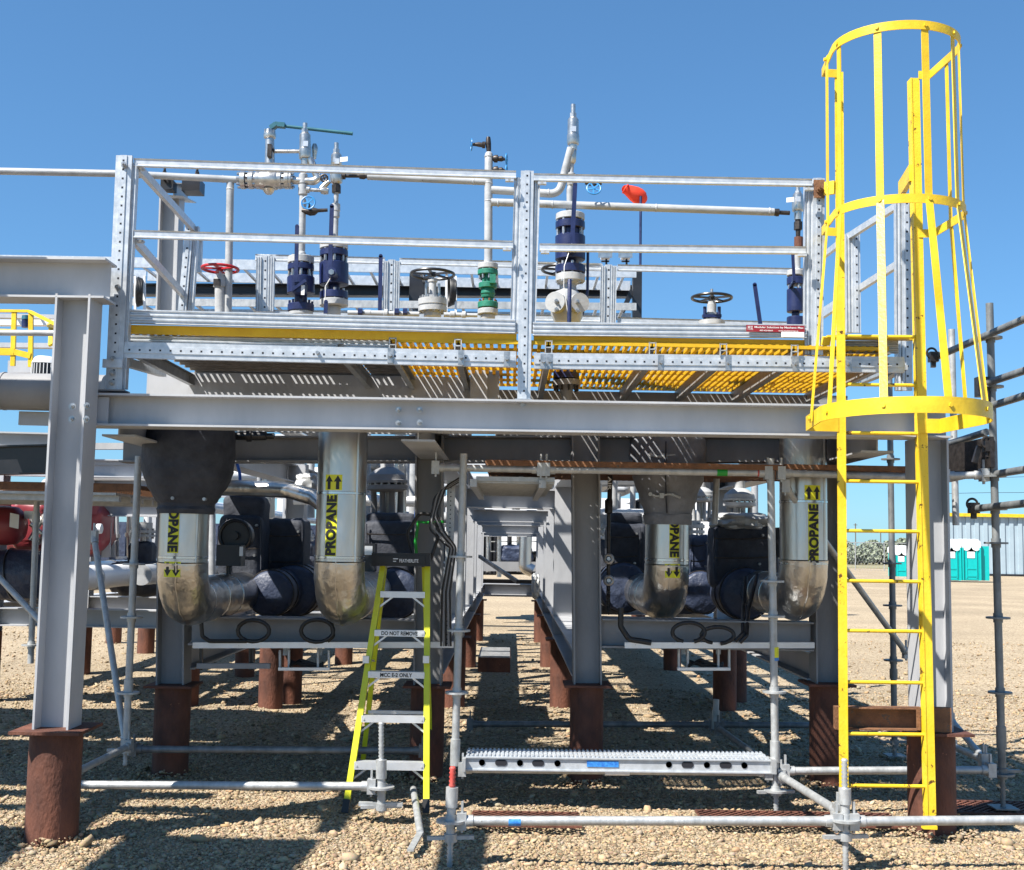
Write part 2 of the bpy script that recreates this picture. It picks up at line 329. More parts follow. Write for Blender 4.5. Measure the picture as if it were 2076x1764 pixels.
def stones():
    m = bpy.data.materials.new('loose_stone'); m.use_nodes = True; n = m.node_tree.nodes; l = m.node_tree.links; b = n['Principled BSDF']
    ge = n.new('ShaderNodeNewGeometry'); cr = n.new('ShaderNodeValToRGB'); e = cr.color_ramp.elements
    e[0].position = 0; e[0].color = (.16, .115, .07, 1); e[1].position = 1; e[1].color = (.52, .42, .28, 1)
    for p, c in ((.25, (.30, .22, .135, 1)), (.55, (.40, .30, .18, 1)), (.75, (.32, .27, .20, 1)), (.86, (.38, .24, .13, 1))):
        k = e.new(p); k.color = c
    l.new(ge.outputs['Random Per Island'], cr.inputs[0])
    tc = n.new('ShaderNodeTexCoord'); nz = n.new('ShaderNodeTexNoise'); nz.inputs['Scale'].default_value = 90; l.new(tc.outputs['Object'], nz.inputs[0])
    mx = n.new('ShaderNodeMix'); mx.data_type = 'RGBA'; mx.blend_type = 'OVERLAY'; mx.inputs[0].default_value = .35
    l.new(cr.outputs[0], mx.inputs[6]); l.new(nz.outputs['Color'], mx.inputs[7]); l.new(mx.outputs[2], b.inputs['Base Color'])
    b.inputs['Roughness'].default_value = .85; b.inputs['Specular IOR Level'].default_value = .25
    rng = np.random.default_rng(3)
    t = (1+5**.5)/2
    ico = np.array([(-1, t, 0), (1, t, 0), (-1, -t, 0), (1, -t, 0), (0, -1, t), (0, 1, t), (0, -1, -t), (0, 1, -t), (t, 0, -1), (t, 0, 1), (-t, 0, -1), (-t, 0, 1)], float); ico /= np.linalg.norm(ico[0])
    F = np.array([(0, 11, 5), (0, 5, 1), (0, 1, 7), (0, 7, 10), (0, 10, 11), (1, 5, 9), (5, 11, 4), (11, 10, 2), (10, 7, 6), (7, 1, 8), (3, 9, 4), (3, 4, 2), (3, 2, 6), (3, 6, 8), (3, 8, 9), (4, 9, 5), (2, 4, 11), (6, 2, 10), (8, 6, 7), (9, 8, 1)])
    pos = []
    for (y0, y1, dens) in ((5.3, 7.2, 4200), (7.2, 9.5, 2100), (9.5, 14, 450), (14, 22, 70)):
        area = (y1-y0)*(y0+y1)*.46; k = int(area*dens)
        y = rng.uniform(y0, y1, k); x = rng.uniform(-.46, .46, k)*y
        s = np.exp(rng.normal(math.log(.0056), .5, k)) * (1+.35*(y0 > 9))
        big = rng.random(k) < .003; s = np.where(big, s*1.9, s)
        for a, b_, c in zip(x, y, s): pos.append((a, b_, gz(a, b_), c))
    for (hx, hy, hr) in ((-2.52, 6.66, .15), (2.55, 7.2, .15), (-2.42, 8.5, .13), (-.6, 8.5, .12), (.55, 8.5, .12), (2.25, 8.5, .13)):   # soil heaped round the piles
        for _ in range(420):
            a = rng.uniform(0, 6.283); q = hr+abs(rng.normal(0, .07)); x, y = hx+q*math.cos(a), hy+q*math.sin(a)
            pos.append((x, y, gz(x, y)+max(0, .05-(q-hr)*.35)*rng.random(), math.exp(rng.normal(math.log(.0075), .45))))
    pos = np.array(pos); N = len(pos)
    v = ico[None]*(1+rng.uniform(-.22, .22, (N, 12, 1)))
    sc = np.stack([rng.uniform(.9, 1.7, N), rng.uniform(.7, 1.2, N), rng.uniform(.45, .8, N)], 1)*pos[:, 3:4]
    v = v*sc[:, None, :]
    a = rng.uniform(0, 6.28, N); ca, sa = np.cos(a)[:, None], np.sin(a)[:, None]
    tl = rng.normal(0, .35, N); ct, st = np.cos(tl)[:, None], np.sin(tl)[:, None]
    x, y, z = v[..., 0], v[..., 1], v[..., 2]; x, z = x*ct-z*st, x*st+z*ct; x, y = x*ca-y*sa, x*sa+y*ca
    v = np.stack([x, y, z], -1); v[..., 0] += pos[:, 0:1]; v[..., 1] += pos[:, 1:2]; v[..., 2] += pos[:, 2:3]+pos[:, 3:4]*.3
    f = (F[None]+12*np.arange(N)[:, None, None]).reshape(-1)
    me = bpy.data.meshes.new('gravel'); me.vertices.add(N*12); me.vertices.foreach_set('co', v.reshape(-1).astype(np.float32))
    nf = N*20; me.loops.add(nf*3); me.loops.foreach_set('vertex_index', f.astype(np.int32))
    me.polygons.add(nf); me.polygons.foreach_set('loop_start', np.arange(0, nf*3, 3, dtype=np.int32))
    me.polygons.foreach_set('use_smooth', np.ones(nf, bool)); me.update(calc_edges=True); me.materials.append(m)
    o = bpy.data.objects.new('gravel', me); COL.objects.link(o); tag(o, 'loose tan and grey stones over the yard', None, kind='stuff')
stones()

# ------------------------------------------------------------------ grey steel columns on rusty piles
def hexbolts(mb, pts, Y, r=.013, h=.03):
    mk = []
    for x, y in pts:
        mk.append(mb.mark()); c = P(x, y, Y); mb.cyl(c, c+Vector((0, -.006, 0)), r*1.5, 14); mb.cyl(c, c+Vector((0, -h*.6, 0)), r, 6); mb.cyl(c, c+Vector((0, -h, 0)), r*.5, 8)
    return mk
def column(xt, yt, xb, yb, Y, label, pile_r=None, pb=None, px=None, d=.197, bf=.2, group='grey columns of the pipe module', plate=.40, mats=GREY):
    top, bot = P(xt, yt, Y+bf/2), P(xb, yb, Y+bf/2)
    t = T('steel_column', label, 'column', (bot.x, bot.y, 0), group)
    m = MB(); m.prof(bot, top, [(y, x) for x, y in [(-bf/2, -d/2), (bf/2, -d/2), (bf/2, -d/2+.012), (.005, -d/2+.012), (.005, d/2-.012), (bf/2, d/2-.012), (bf/2, d/2), (-bf/2, d/2), (-bf/2, d/2-.012), (-.005, d/2-.012), (-.005, -d/2+.012), (-bf/2, -d/2+.012)]], up=(0, 1, 0))
    m.build('shaft', mats, t)
    if pb is not None:
        MB().box(bot-Vector((0, 0, .008)), plate, plate, .016).build('base_plate', RUST, t)
        c = Vector((bot.x if px is None else px, bot.y, 0)); r = pile_r
        MB().cyl(Vector((c.x, c.y, -.05)), Vector((c.x, c.y, bot.z-.016)), r, 40).build('pile', RUST, t)
    return t
# front row
c1 = column(161, 603, 115.5, 1474, 6.55, 'tall grey steel column at the left edge of the platform, on a thick rusty pile', .14, 1712, plate=.38)
m = MB(); k = hexbolts(m, [(147, 824), (146, 850), (176, 823), (175, 850)], 6.56); m.each('bolt', BOLT, c1, k)
c2 = column(1878, 892, 1887, 1478, 7.1, 'grey steel column behind the yellow caged ladder, on a rusty pile', .138, 1680, plate=.38)
# second row at the skid ends
ROW2 = [(352, 1386, .125, 'grey column at the left end of the near left skid, under the black blanketed pipe'),
        (868, 1386, .12, 'grey column directly behind the stepladder'),
        (1190, 1385, .118, 'grey column standing right of the open aisle'),
        (1676, 1383, .122, 'grey column left of the caged ladder, behind the rightmost propane pipe')]
XL = []
for x, y, r, lb in ROW2:
    b = P(x, y, 8.4); XL.append(b.x)
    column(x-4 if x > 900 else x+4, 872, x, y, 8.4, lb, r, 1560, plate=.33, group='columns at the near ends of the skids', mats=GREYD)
# deeper rows along the aisle and to the far skid ends
for k, (Yr) in enumerate((12.35, 16.3, 20.6)):
    nm = ['second', 'third', 'fourth'][k]
    for j, X in enumerate(XL):
        if j == 0: X = XL[0]+.1
        z0 = P(1038, 1313, 8.4).z if 0 else .92-.2
        t = T('steel_column', nm+' column back along the '+['outer left line', 'left side of the aisle', 'right side of the aisle', 'outer right line'][j], 'column', (X, Yr, 0), 'columns farther back in the module')
        m = MB(); m.ibeam((X, Yr, .70), (X, Yr, 2.45), .2, .2, up=(0, 1, 0) if j in (1, 2) else (1, 0, 0)); m.build('shaft', GREY, t)
        MB().box((X, Yr, .692), .34, .34, .016).build('base_plate', RUST, t)
        MB().cyl((X, Yr, -.05), (X, Yr, .684), .12, 28).build('pile', RUST, t)

def beam(a, b, label, d=.2, bf=.2, name='steel_beam', group='grey beams of the module', up=(0, 0, 1), M=GREY, tf=.012, extra=None):
    m = MB(); m.ibeam(a, b, d, bf, tf, .009, up)
    if extra:
        t = T(name, label, 'beam', a, group); m.build('girder', M, t); extra(t); return t
    return tag(m.build(name, M), label, 'beam', group)
# the long front beam under the platform
def fb(t):
    m = MB(); k = hexbolts(m, [(808, 831), (851, 831), (808, 857), (851, 857)], 6.9, .012, .045); m.each('bolt', BOLT, t, k)
    m = MB(); m.frame(P(208, 833, 6.80), (.035, 0, 0), (0, .004, 0), (0, 0, .08)); m.build('end_plate', GREY, t)
beam(P(186, 833, 6.86), P(1917, 859, 7.08), 'long grey beam across the front carrying the galvanised platform', .188, .2, extra=fb)
beam(P(-400, 563, 6.65), P(224, 571, 6.65), 'grey beam running off to the left on top of the tall left column', .23, .2)
m = MB(); m.bar((XL[0]-.3, 8.47, 2.64), (-.29, 8.47, 2.64), .04, .42); tag(m.build('steel_beam', GREY), 'deep grey beam speckled with light under the left half of the platform', 'beam', 'grey beams of the module')
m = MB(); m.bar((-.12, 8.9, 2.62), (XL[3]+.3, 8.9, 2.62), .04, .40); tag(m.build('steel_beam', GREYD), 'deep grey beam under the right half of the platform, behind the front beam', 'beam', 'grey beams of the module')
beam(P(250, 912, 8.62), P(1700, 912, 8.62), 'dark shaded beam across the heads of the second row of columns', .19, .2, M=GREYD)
# post between the two deep beams
m = MB(); m.ibeam(P(971, 812, 8.3), P(971, 740, 8.3), .12, .12, up=(0, 1, 0)); m.box(P(998, 778, 8.35), .1, .1, .36)
tag(m.build('steel_post', GREY), 'short grey post standing on the beam left of the middle guardrail post', 'post')
# lower cross beams, row 2
zc = P(600, 1281, 8.42).z
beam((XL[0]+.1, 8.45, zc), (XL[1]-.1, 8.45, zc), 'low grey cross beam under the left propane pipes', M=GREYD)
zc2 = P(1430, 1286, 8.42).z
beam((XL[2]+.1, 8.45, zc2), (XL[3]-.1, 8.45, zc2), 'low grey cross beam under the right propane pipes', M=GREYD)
# longitudinal beams
for j, X in enumerate(XL):
    w = ['outer left', 'left aisle', 'right aisle', 'outer right'][j]
    beam((X, (7.0, 6.98, 8.75, 7.2)[j], 2.35), (X, 22, 2.35), 'high beam running back along the %s column line' % w, .19, .2, group='long beams running back')
    beam((X, 8.56, .83), (X, 22, .83), 'low skid beam running back along the %s column line' % w, .2, .2, group='long beams running back')
for k, Yr in enumerate((12.35, 16.3, 20.6)):
    nm = ['nearest', 'second', 'farthest'][k]
    beam((XL[1]+.1, Yr, 2.13-.12*k), (XL[2]-.1, Yr, 2.13-.12*k), '%s cross beam over the open aisle' % nm, .2, .2, group='beams over the aisle')
    for q, (a, b) in enumerate(((XL[0]+.1, XL[1]-.1), (XL[2]+.1, XL[3]-.1))):
        beam((a, Yr, .83), (b, Yr, .83), '%s low cross beam inside the %s skid' % (nm, ['left', 'right'][q]), .2, .2, group='cross beams inside the skids')
beam((XL[1]+.1, 22, .83), (XL[2]-.1, 22, .83), 'pale low beam closing the far end of the aisle floor', .2, .2, group='beams over the aisle')
# far small piles under the skids
for x, yb, r, lb in ((548, 1428, .12, 'short rusty pile standing on sunlit gravel under the left skid'), (1492, 1418, .115, 'short dark rusty pile under the right skid'),
                     (230, 1300, .12, 'small rusty pile behind the scaffold brace at left')):
    Yp = CAMZ*FPX/(yb-1103-(x-1038)*ROLL); c = P(x, yb, Yp); m = MB(); m.cyl((c.x, Yp, -.05), (c.x, Yp, .715), r, 32)
    tag(m.build('support_pile', RUST), lb, 'pile', 'short piles under the skids')
# rusty channel between ladder and column
t = T('rusty_channel', 'rusty steel channel bolted across behind the foot of the yellow ladder', 'channel', P(1800, 1475, 6.98))
m = MB(); a, b = P(1693, 1455, 7.03), P(1868, 1457, 7.03); m.prof(a, b, [(-.04, -.065), (.04, -.065), (.04, -.057), (-.032, -.057), (-.032, .057), (.04, .057), (.04, .065), (-.04, .065)]); m.build('channel', RUST2, t)
MB().box(P(1698, 1456, 6.985), .03, .012, .13).build('end_stiffener', RUST2, t); MB().box(P(1862, 1457, 6.985), .022, .012, .13).build('end_stiffener', RUST2, t)
m = MB(); m.bar(P(1872, 1458, 7.06), P(1926, 1459, 7.06), .05, .14); m.build('bracket', RUST2, t)

# ------------------------------------------------------------------ galvanised access platform
plat = T('access_platform', 'galvanised walkway platform with guardrails and a yellow grating deck', 'platform', P(1000, 800, 6.9))
def ribbed(a, b, w, dp, up, n=4):       # corrugated section: width along up-cross, ribs facing the camera
    m = MB(); pts = []
    for i in range(n*4+1):
        u = -w/2+w*i/(n*4); ph = i % 4
        pts.append((u, dp/2 if ph in (0, 1) else dp/2-.007))
    pts += [(w/2, -dp/2), (-w/2, -dp/2)]
    return m, pts
def rib_bar(mb, a, b, w, dp, front, n=4):
    """a->b; w in the plane, front = direction the ribs face"""
    a, b = Vector(a), Vector(b); d = (b-a).normalized(); f = Vector(front); f = (f-d*f.dot(d)).normalized(); r = d.cross(f)
    pts = []
    for i in range(n*4+1):
        pts.append((-w/2+w*i/(n*4), dp/2 if i % 4 in (0, 1) else dp/2-.009))
    pts += [(w/2, -dp/2), (-w/2, -dp/2)]
    mb.prof(a, b, pts, f)
FR = (0, -1, 0)
def perforated(mb, a, b, w, dp, pitch, hole=.011, off=0., lip=True):
    """square-holed channel facing the camera"""
    a, b = Vector(a), Vector(b); mb.mi = 0; d = (b-a).normalized(); r = d.cross(Vector(FR)).normalized()
    q = .2*w
    mb.prof(a, b, [(-w/2, -dp/2), (w/2, -dp/2), (w/2, dp/2-.006), (q, dp/2-.006), (q, dp/2), (-q, dp/2), (-q, dp/2-.006), (-w/2, dp/2-.006)], FR)
    n = int((b-a).length/pitch); mb.mi = 1
    for i in range(n):
        c = a+d*(pitch*(i+.6))+r*off+Vector(FR)*(dp/2-.001)
        mb.frame(c, d*hole/2, r*hole/2, Vector(FR)*.002)
    mb.mi = 0
# posts
def post(xt, yt, xb, yb, Y, w, side=None, xs=0):
    m = MB(); perforated(m, P(xt, yt, Y), P(xb, yb, Y), w, .03, .0545)
    for (sx, sy0, sx1, sy1, sw) in (side or []):
        rib_bar(m, P(sx, sy0, Y+.03), P(sx1, sy1, Y+.03), sw, .05, FR, 2)
    p = m.build('post', [GALV, HOLE], plat); return p
p = post(252.5, 316, 231, 791, 6.84, .095, [(272, 332, 249, 789, .045)])
m = MB(); m.box(P(222, 793, 6.84), .2, .12, .008); m.build('foot_plate', GREYD, plat)
m = MB(); k = hexbolts(m, [(252, 335), (239, 583), (229, 790-62), (228, 757), (227, 776)], 6.82, .012, .04); m.each('post_bolt', BOLT, plat, k)
m = MB(); m.box(P(228.5, 737, 6.815), .115, .012, .05); m.build('splice_plate', GALV, plat)
post(1069, 347, 1062, 811, 6.98, .078, [(1051, 362, 1042, 675, .05), (1087, 362, 1077, 675, .05)])
m = MB(); m.box(P(1061, 812, 6.98), .1, .11, .008); hexbolts(m, [(1060, 818)], 6.95, .014, .03); m.build('foot_plate', BOLT, plat)
post(1660, 362, 1656, 720, 7.02, .07, [(1639, 366, 1632+6, 719, .05)])
m = MB(); m.box(P(1661, 383, 6.99), .065, .01, .11); hexbolts(m, [(1661, 383)], 6.98, .016, .05); m.build('bracket_plate', RUST2, plat)
# front rails
def railbar(x0, y0, Y0, x1, y1, Y1, h, name='rail', dp=.03):
    m = MB(); a, b = P(x0, y0, Y0), P(x1, y1, Y1); d = (b-a).normalized(); f = Vector(FR)
    m.prof(a, b, [(-h/2, -dp/2), (h/2, -dp/2), (h/2, dp/2), (h/2-.006, dp/2), (h/2-.012, dp/2-.006), (-h/2+.008, dp/2-.006), (-h/2, dp/2)], FR)
    return m.build(name, GALV, plat)
railbar(272, 330, 6.86, 1046, 355, 6.98, .046); railbar(1082, 360, 6.98, 1646, 371, 7.0, .044)
railbar(272, 475, 6.86, 1040, 497, 6.98, .046); railbar(1094, 502, 6.98, 1633, 508, 7.0, .044)
m = MB(); k = []
for x, y, s in ((285, 343, 1), (1033, 366, -1), (1099, 372, 1), (1640, 384, -1), (284, 490, 1), (1028, 506, -1), (1105, 512, 1), (1626, 518, -1)):
    k.append(m.mark()); m.box(P(x, y, 6.93), .05, .03, .014); m.cyl(P(x, y-2, 6.9), P(x, y-2, 6.89), .009, 8)
m.each('rail_clip', GALV, plat, k)
m = MB(); rib_bar(m, P(262, 642, 6.88), P(1044, 662, 6.98), .082, .03, FR, 3); m.build('toe_board', GALV, plat); m = MB(); rib_bar(m, P(1080, 667, 6.98), P(1634, 672, 7.0), .080, .03, FR, 3); m.build('toe_board', GALV, plat)
MB().bar(P(256, 668, 6.93), P(1047, 686.5, 7.02), .03, .052).build('deck_edge', YGR, plat); MB().bar(P(1082, 688.5, 7.02), P(1636, 698, 7.05), .03, .046).build('deck_edge', YGR, plat)
m = MB(); perforated(m, P(252, 710, 6.86), P(1046, 729, 6.95), .094, .04, .0595); m.build('support_channel', [GALV, HOLE], plat); m = MB(); perforated(m, P(1083, 732, 6.95), P(1832, 740, 7.05), .094, .04, .0565)
m.build('support_channel', [GALV, HOLE], plat)
m = MB(); k = []
for x, y in ((268, 711), (645, 716), (792, 721), (935, 725), (1028, 728), (1102, 733), (1115, 733), (1340, 735), (1477, 736), (1613, 738), (1720, 739), (1790, 740)):
    q = P(x, y, 6.9); k.append(m.mark()); m.box(q, .036, .012, .088); m.cyl(q, q+Vector((0, -.035, 0)), .011, 6)
m.each('channel_bolt', BOLT, plat, k)
m = MB(); rib_bar(m, P(250, 689, 7.02), P(792, 700, 7.06), .05, .04, FR, 2); m.build('inner_beam', GALV, plat)
# joists running back under the deck
ZD = 2.88
JX = [(258, 0), (690, 0), (797, 1), (929, 1), (1112, 1), (1322, 1), (1465, 1), (1609, 1), (1800, 0)]
JXW = []
for x, face in JX:
    q = P(x, 693+(x-797)*.015, 7.0); X = q.x; JXW.append(X); yb = 8.42 if x > 1000 else 8.5
    m = MB(); zt = ZD-.045
    m.prof((X, 6.98, zt-.04), (X, 8.95, zt-.04), [(-.018, -.04), (.018, -.04), (.018, -.036), (-.014, -.036), (-.014, .036), (.018, .036), (.018, .04), (-.018, .04)])
    if face:
        m.frame((X, 6.975, zt-.005), (.018, 0, 0), (0, .004, 0), (0, 0, .003)); m.frame((X, 6.975, zt+.033), (.02, 0, 0), (0, .004, 0), (0, 0, .003))
        for s in (-1, 1): m.frame((X+s*.019, 6.975, zt), (.003, 0, 0), (0, .004, 0), (0, 0, .038))
    m.build('joist', GALVD, plat)
# grating deck: bars along the depth with cross bars
def grate(x0, x1, y0, y1, z, pitch, bw, cross, h=.028, slots=True):
    m = MB(); n = int(round((x1-x0)/pitch))
    for i in range(n+1):
        X = x0+(x1-x0)*i/n; m.box((X, (y0+y1)/2, z-h/2), bw, y1-y0, h)
    k = int(round((y1-y0)/cross))
    for j in range(k+1):
        Y = y0+(y1-y0)*j/k; m.box(((x0+x1)/2, Y, z-h/2-.002), x1-x0, .012 if 0 < j < k else .02, h-.008)
    return m
EDG = [JXW[2]]+JXW[3:]+[]
for i in range(2, 8):
    m = grate(JXW[i]+.004, JXW[i+1]-.004, 7.0, 9.0 if i > 3 else 8.9, ZD-.004, .048, .021, .27); m.build('grating_panel', YGR, plat)
# left part: perforated galvanised planks
def perf_plank(x0, x1, y0, y1, z, px, py, sx, sy):
    m = MB(); nx = int((x1-x0)/px); ny = int((y1-y0)/py); gx = px-sx
    X = [x0]+sum([[x0+px*(i+.5)-sx/2, x0+px*(i+.5)+sx/2] for i in range(nx)], [])+[x1]
    Yv = [y0]+sum([[y0+py*(j+.5)-sy/2, y0+py*(j+.5)+sy/2] for j in range(ny)], [])+[y1]
    vs = [(a, b, z) for b in Yv for a in X]; w = len(X); fs = []
    for j in range(len(Yv)-1):
        for i in range(w-1):
            if i % 2 == 1 and j % 2 == 1: continue
            fs.append((j*w+i, j*w+i+1, (j+1)*w+i+1, (j+1)*w+i))
    m.add(vs, fs)
    for j in range(1, ny, 2): m.box(((x0+x1)/2, y0+py*j, z-.010), x1-x0, .010, .016)
    return m
for (a, b) in ((JXW[0]-.0, JXW[1]-.004), (JXW[1]+.004, JXW[2]-.004)):
    perf_plank(a, b, 7.0, 8.66, ZD-.006, .045, .066, .016, .030).build('perforated_plank', PLNK, plat)
# back guard of the platform
YB = 9.35
for x0, x1, yt, yb, Y in ((521, 557, 519, 632, YB), (778, 811, 527, 640, YB), (1218, 1250, 537, 655, YB)):
    m = MB(); w = (x1-x0)/ppm(Y); perforated(m, P((x0+x1)/2, yt, Y), P((x0+x1)/2-2, yb, Y), w*.45, .03, .075, .014)
    for s in (-1, 1): rib_bar(m, P((x0+x1)/2+s*(x1-x0)*.36, yt+3, Y), P((x0+x1)/2-2+s*(x1-x0)*.36, yb, Y), w*.28, .05, FR, 2)
    m.build('post', [GALV, HOLE], plat)
for x0, y0, x1, y1 in ((518, 522, 780, 529), (810, 530, 1220, 541), (1090, 540, 1222, 543), (1252, 543, 1632, 551), (555, 635, 780, 641), (810, 640, 1222, 647), (1252, 650, 1640, 660)):
    railbar(x0, y0, YB+.02, x1, y1, YB+.02, .05)
# side guards
for x0, y0, Y0, x1, y1, Y1 in ((280, 340, 6.9, 392, 463, 8.45), (272, 487, 6.9, 370, 596, 8.45)):
    m = MB(); m.bar(P(x0, y0, Y0), P(x1, y1, Y1), .03, .05); m.build('side_rail', GALV, plat)
m = MB(); perforated(m, P(385, 455, 8.45), P(370, 630, 8.45), .06, .04, .07, .013); rib_bar(m, P(397, 460, 8.48), P(385, 630, 8.48), .05, .05, FR, 2); m.build('post', [GALV, HOLE], plat)
m = MB(); m.bar(P(391, 463, 8.45), P(403, 480, 8.9), .03, .05); m.box(P(403, 514, 8.9), .05, .04, .3); m.build('end_rail', GALV, plat)
m = MB(); m.bar(P(258, 735, 7.0), P(330, 757, 8.3), .05, .05); m.build('side_channel', GALVD, plat)
for x, yt, yb, Y, w in ((1729, 475, 675, 8.25, .055), (1831, 402, 792, 7.42, .062)):
    m = MB(); perforated(m, P(x+6, yt, Y), P(x+8, yb, Y), w, .03, .062, .012); rib_bar(m, P(x-9, yt+2, Y+.02), P(x-7, yb, Y+.02), w*.8, .05, FR, 2); m.build('post', [GALV, HOLE], plat)
for x0, y0, Y0, x1, y1, Y1 in ((1724, 478, 8.25, 1838, 405, 7.42), (1668, 632, 9.2, 1828, 531, 7.42), (1668, 640, 9.2, 1722, 604, 8.3), (1668, 520, 9.2, 1722, 478, 8.3)):
    m = MB(); m.bar(P(x0, y0, Y0), P(x1, y1, Y1), .03, .045); m.build('side_rail', GALV, plat)
m = MB(); m.bar(P(1675, 683, 6.98), P(1842, 683, 6.98), .06, .012); m.bar(P(1673, 700, 7.0), P(1676, 683, 6.98), .05, .02); m.bar(P(1675, 686, 7.03), P(1860, 688, 7.03), .05, .012); m.build('step_off_plate', YEL, plat)
m = MB(); rib_bar(m, P(1700, 704, 7.06), P(1820, 704, 7.06), .075, .03, FR, 3); m.build('step_channel', GALVD, plat)
m = MB()
for x0, y0, Y0, x1, y1, Y1 in ((1790, 770, 8.4, 1832, 745, 7.3), (1745, 775, 8.9, 1820, 745, 7.4)): m.bar(P(x0, y0, Y0), P(x1, y1, Y1), .05, .03)
m.build('deck_brace', GALVD, plat)
# sign on the toe board
sg = T('maker_sign', 'dark red sign with white lettering on the right end of the toe board', 'sign', P(1570, 666, 6.96))
a, b = P(1513, 665.5, 6.965), P(1631, 667.5, 6.98); rt = (b-a).normalized(); up = Vector((0, 0, 1))
m = MB(); m.frame((a+b)/2, (b-a)/2, (0, .0015, 0), (0, 0, .0205)); m.build('plate', REDS, sg)
m = MB(); fo = Vector((0, -.003, 0))
flat_text(m, 'Modular Solutions by Mechano Max', a+(b-a)*.56+up*.006+fo, rt, up, (b-a).length*.84, .015, .01)
flat_text(m, '403-620-8663', a+(b-a)*.34-up*.012+fo, rt, up, .08, .008, .01)
flat_text(m, 'www.mechanomax.ca', a+(b-a)*.72-up*.012+fo, rt, up, .12, .008, .01)
flat_text(m, 'M/X', a+(b-a)*.07+up*.002+fo, rt, up, .03, .026)
m.build('lettering', WLET, sg)
m = MB(); q = P(1607, 678.5, 6.97); m.frame(q, (.068, 0, 0), (0, .0012, 0), (0, 0, .016)); tag(m.build('sticker', WHT), 'blank white sticker below the red sign', 'sticker')

# ------------------------------------------------------------------ yellow caged ladder
lad = T('caged_ladder', 'tall chipped yellow ladder with safety cage at the right end of the platform', 'ladder', P(1800, 1600, 6.93))
def angle_rail(xt, yt, xb, yb, Yt, Yb, w, side):
    m = MB(); a, b = P(xt, yt, Yt), P(xb, yb, Yb); s = side
    m.prof(b, a, [(-w/2, 0), (w/2, 0), (w/2, -.008), (-w/2, -.008)], FR); e = Vector((s*(w/2-.004), 0, 0))
    m.prof(b+e, a+e, [(-.004, 0.004), (.004, .004), (.004, -.062), (-.004, -.062)], FR)
    return m.build('rail', YELC, lad)
angle_rail(1701, 146, 1711, 1602, 6.93, 6.93, .05, 1)
angle_rail(1855, 158, 1889, 1678, 6.93, 6.93, .055, -1)
m0 = MB(); m0.bar(P(1870, 1676, 6.93), P(1898, 1677, 6.93), .04, .02); m0.build('foot', YEL, lad)
for y in (682, 780, 878, 976, 1076.5, 1178, 1279, 1383, 1488, 1593):
    f = (y-146)/1500; a, b = P(1701+10*f+4, y-.5, 6.95), P(1855+33*f-4, y+1.5, 6.95)
    m = MB(); m.cyl(a, b, .0105, 12); m.rings([a, a+(b-a)*.02], [.018, .0105], b-a, 12); m.rings([b, b+(a-b)*.02], [.018, .0105], a-b, 12); m.build('rung', YELC, lad)
zr = {}
def hoop(y_att, xl, xr, hw, y_str, y_front, name='hoop', hh=.05, Yat=6.93):
    z = P(1780, y_att, Yat).z; L, Rr = P(xl, y_att, Yat).x, P(xr, y_att, Yat).x
    rl, rr_ = P(1700, y_att, Yat).x, P(1862, y_att, Yat).x; cx = (L+Rr)/2
    pts = [Vector((rl, Yat, z)), Vector((L, Yat-.01, z))]
    for i in range(25):
        a = math.pi-math.pi*i/24; pts.append(Vector((cx+hw*math.cos(a), y_str-(y_str-y_front)*math.sin(a), z)))
    pts += [Vector((Rr, Yat-.01, z)), Vector((rr_, Yat, z))]
    m = MB(); n = len(pts); th = .007; vs = []
    for i, p in enumerate(pts):
        t = (pts[min(i+1, n-1)]-pts[max(i-1, 0)]).normalized(); q = t.cross(Vector((0, 0, 1)))
        for (o, dz) in ((-th/2, -hh/2), (th/2, -hh/2), (th/2, hh/2), (-th/2, hh/2)): vs.append(p+q*o+Vector((0, 0, dz)))
    fs = [(i*4+j, i*4+(j+1) % 4, (i+1)*4+(j+1) % 4, (i+1)*4+j) for i in range(n-1) for j in range(4)]+[(0, 1, 2, 3), ((n-1)*4, (n-1)*4+1, (n-1)*4+2, (n-1)*4+3)]
    m.add(vs, fs); m.build('hoop', YEL, lad, angle=30)
    return cx, z, hw, y_str, y_front, L, Rr
H1 = hoop(151, 1666, 1884, .355, 6.57, 6.24); H2 = hoop(472, 1666, 1892, .36, 6.55, 6.22); H3 = hoop(862, 1634, 1905, .445, 6.40, 5.90, hh=.085)
def onh(H, a):
    cx, z, hw, ys, yf = H[:5]
    if a > 180: q = (a-180)/90; return Vector((cx-hw*.985, ys+(6.88-ys)*q, z))
    if a < 0: q = -a/90; return Vector((cx+hw*.985, ys+(6.88-ys)*q, z))
    return Vector((cx+(hw-.007)*math.cos(R(a)), ys-(ys-yf-.007)*math.sin(R(a)), z))
for a in (225, 168, 122, 80, 45, 12, -42):
    m = MB(); pts = [onh(H, a) for H in (H1, H2, H3)]
    an = min(max(a, 0), 180); nrm = Vector((math.cos(R(an)), -math.sin(R(an))*.9, 0)).normalized()
    for p, q in zip(pts, pts[1:]): m.bar(p+Vector((0, 0, .02)), q-Vector((0, 0, .02)), .042, .006, nrm)
    for H, p in zip((H1, H2, H3), pts):
        q = p+nrm*.006; m.cyl(q, q+nrm*.012, .011, 6)
    m.build('cage_bar', YEL, lad)
MB().bar(P(1672, 383, 6.97), P(1692, 380, 6.93), .02, .08).build('rail_bracket', YELC, lad); MB().bar(P(1826, 385, 7.3), P(1848, 350, 6.95), .03, .1).build('rail_bracket', YELC, lad)

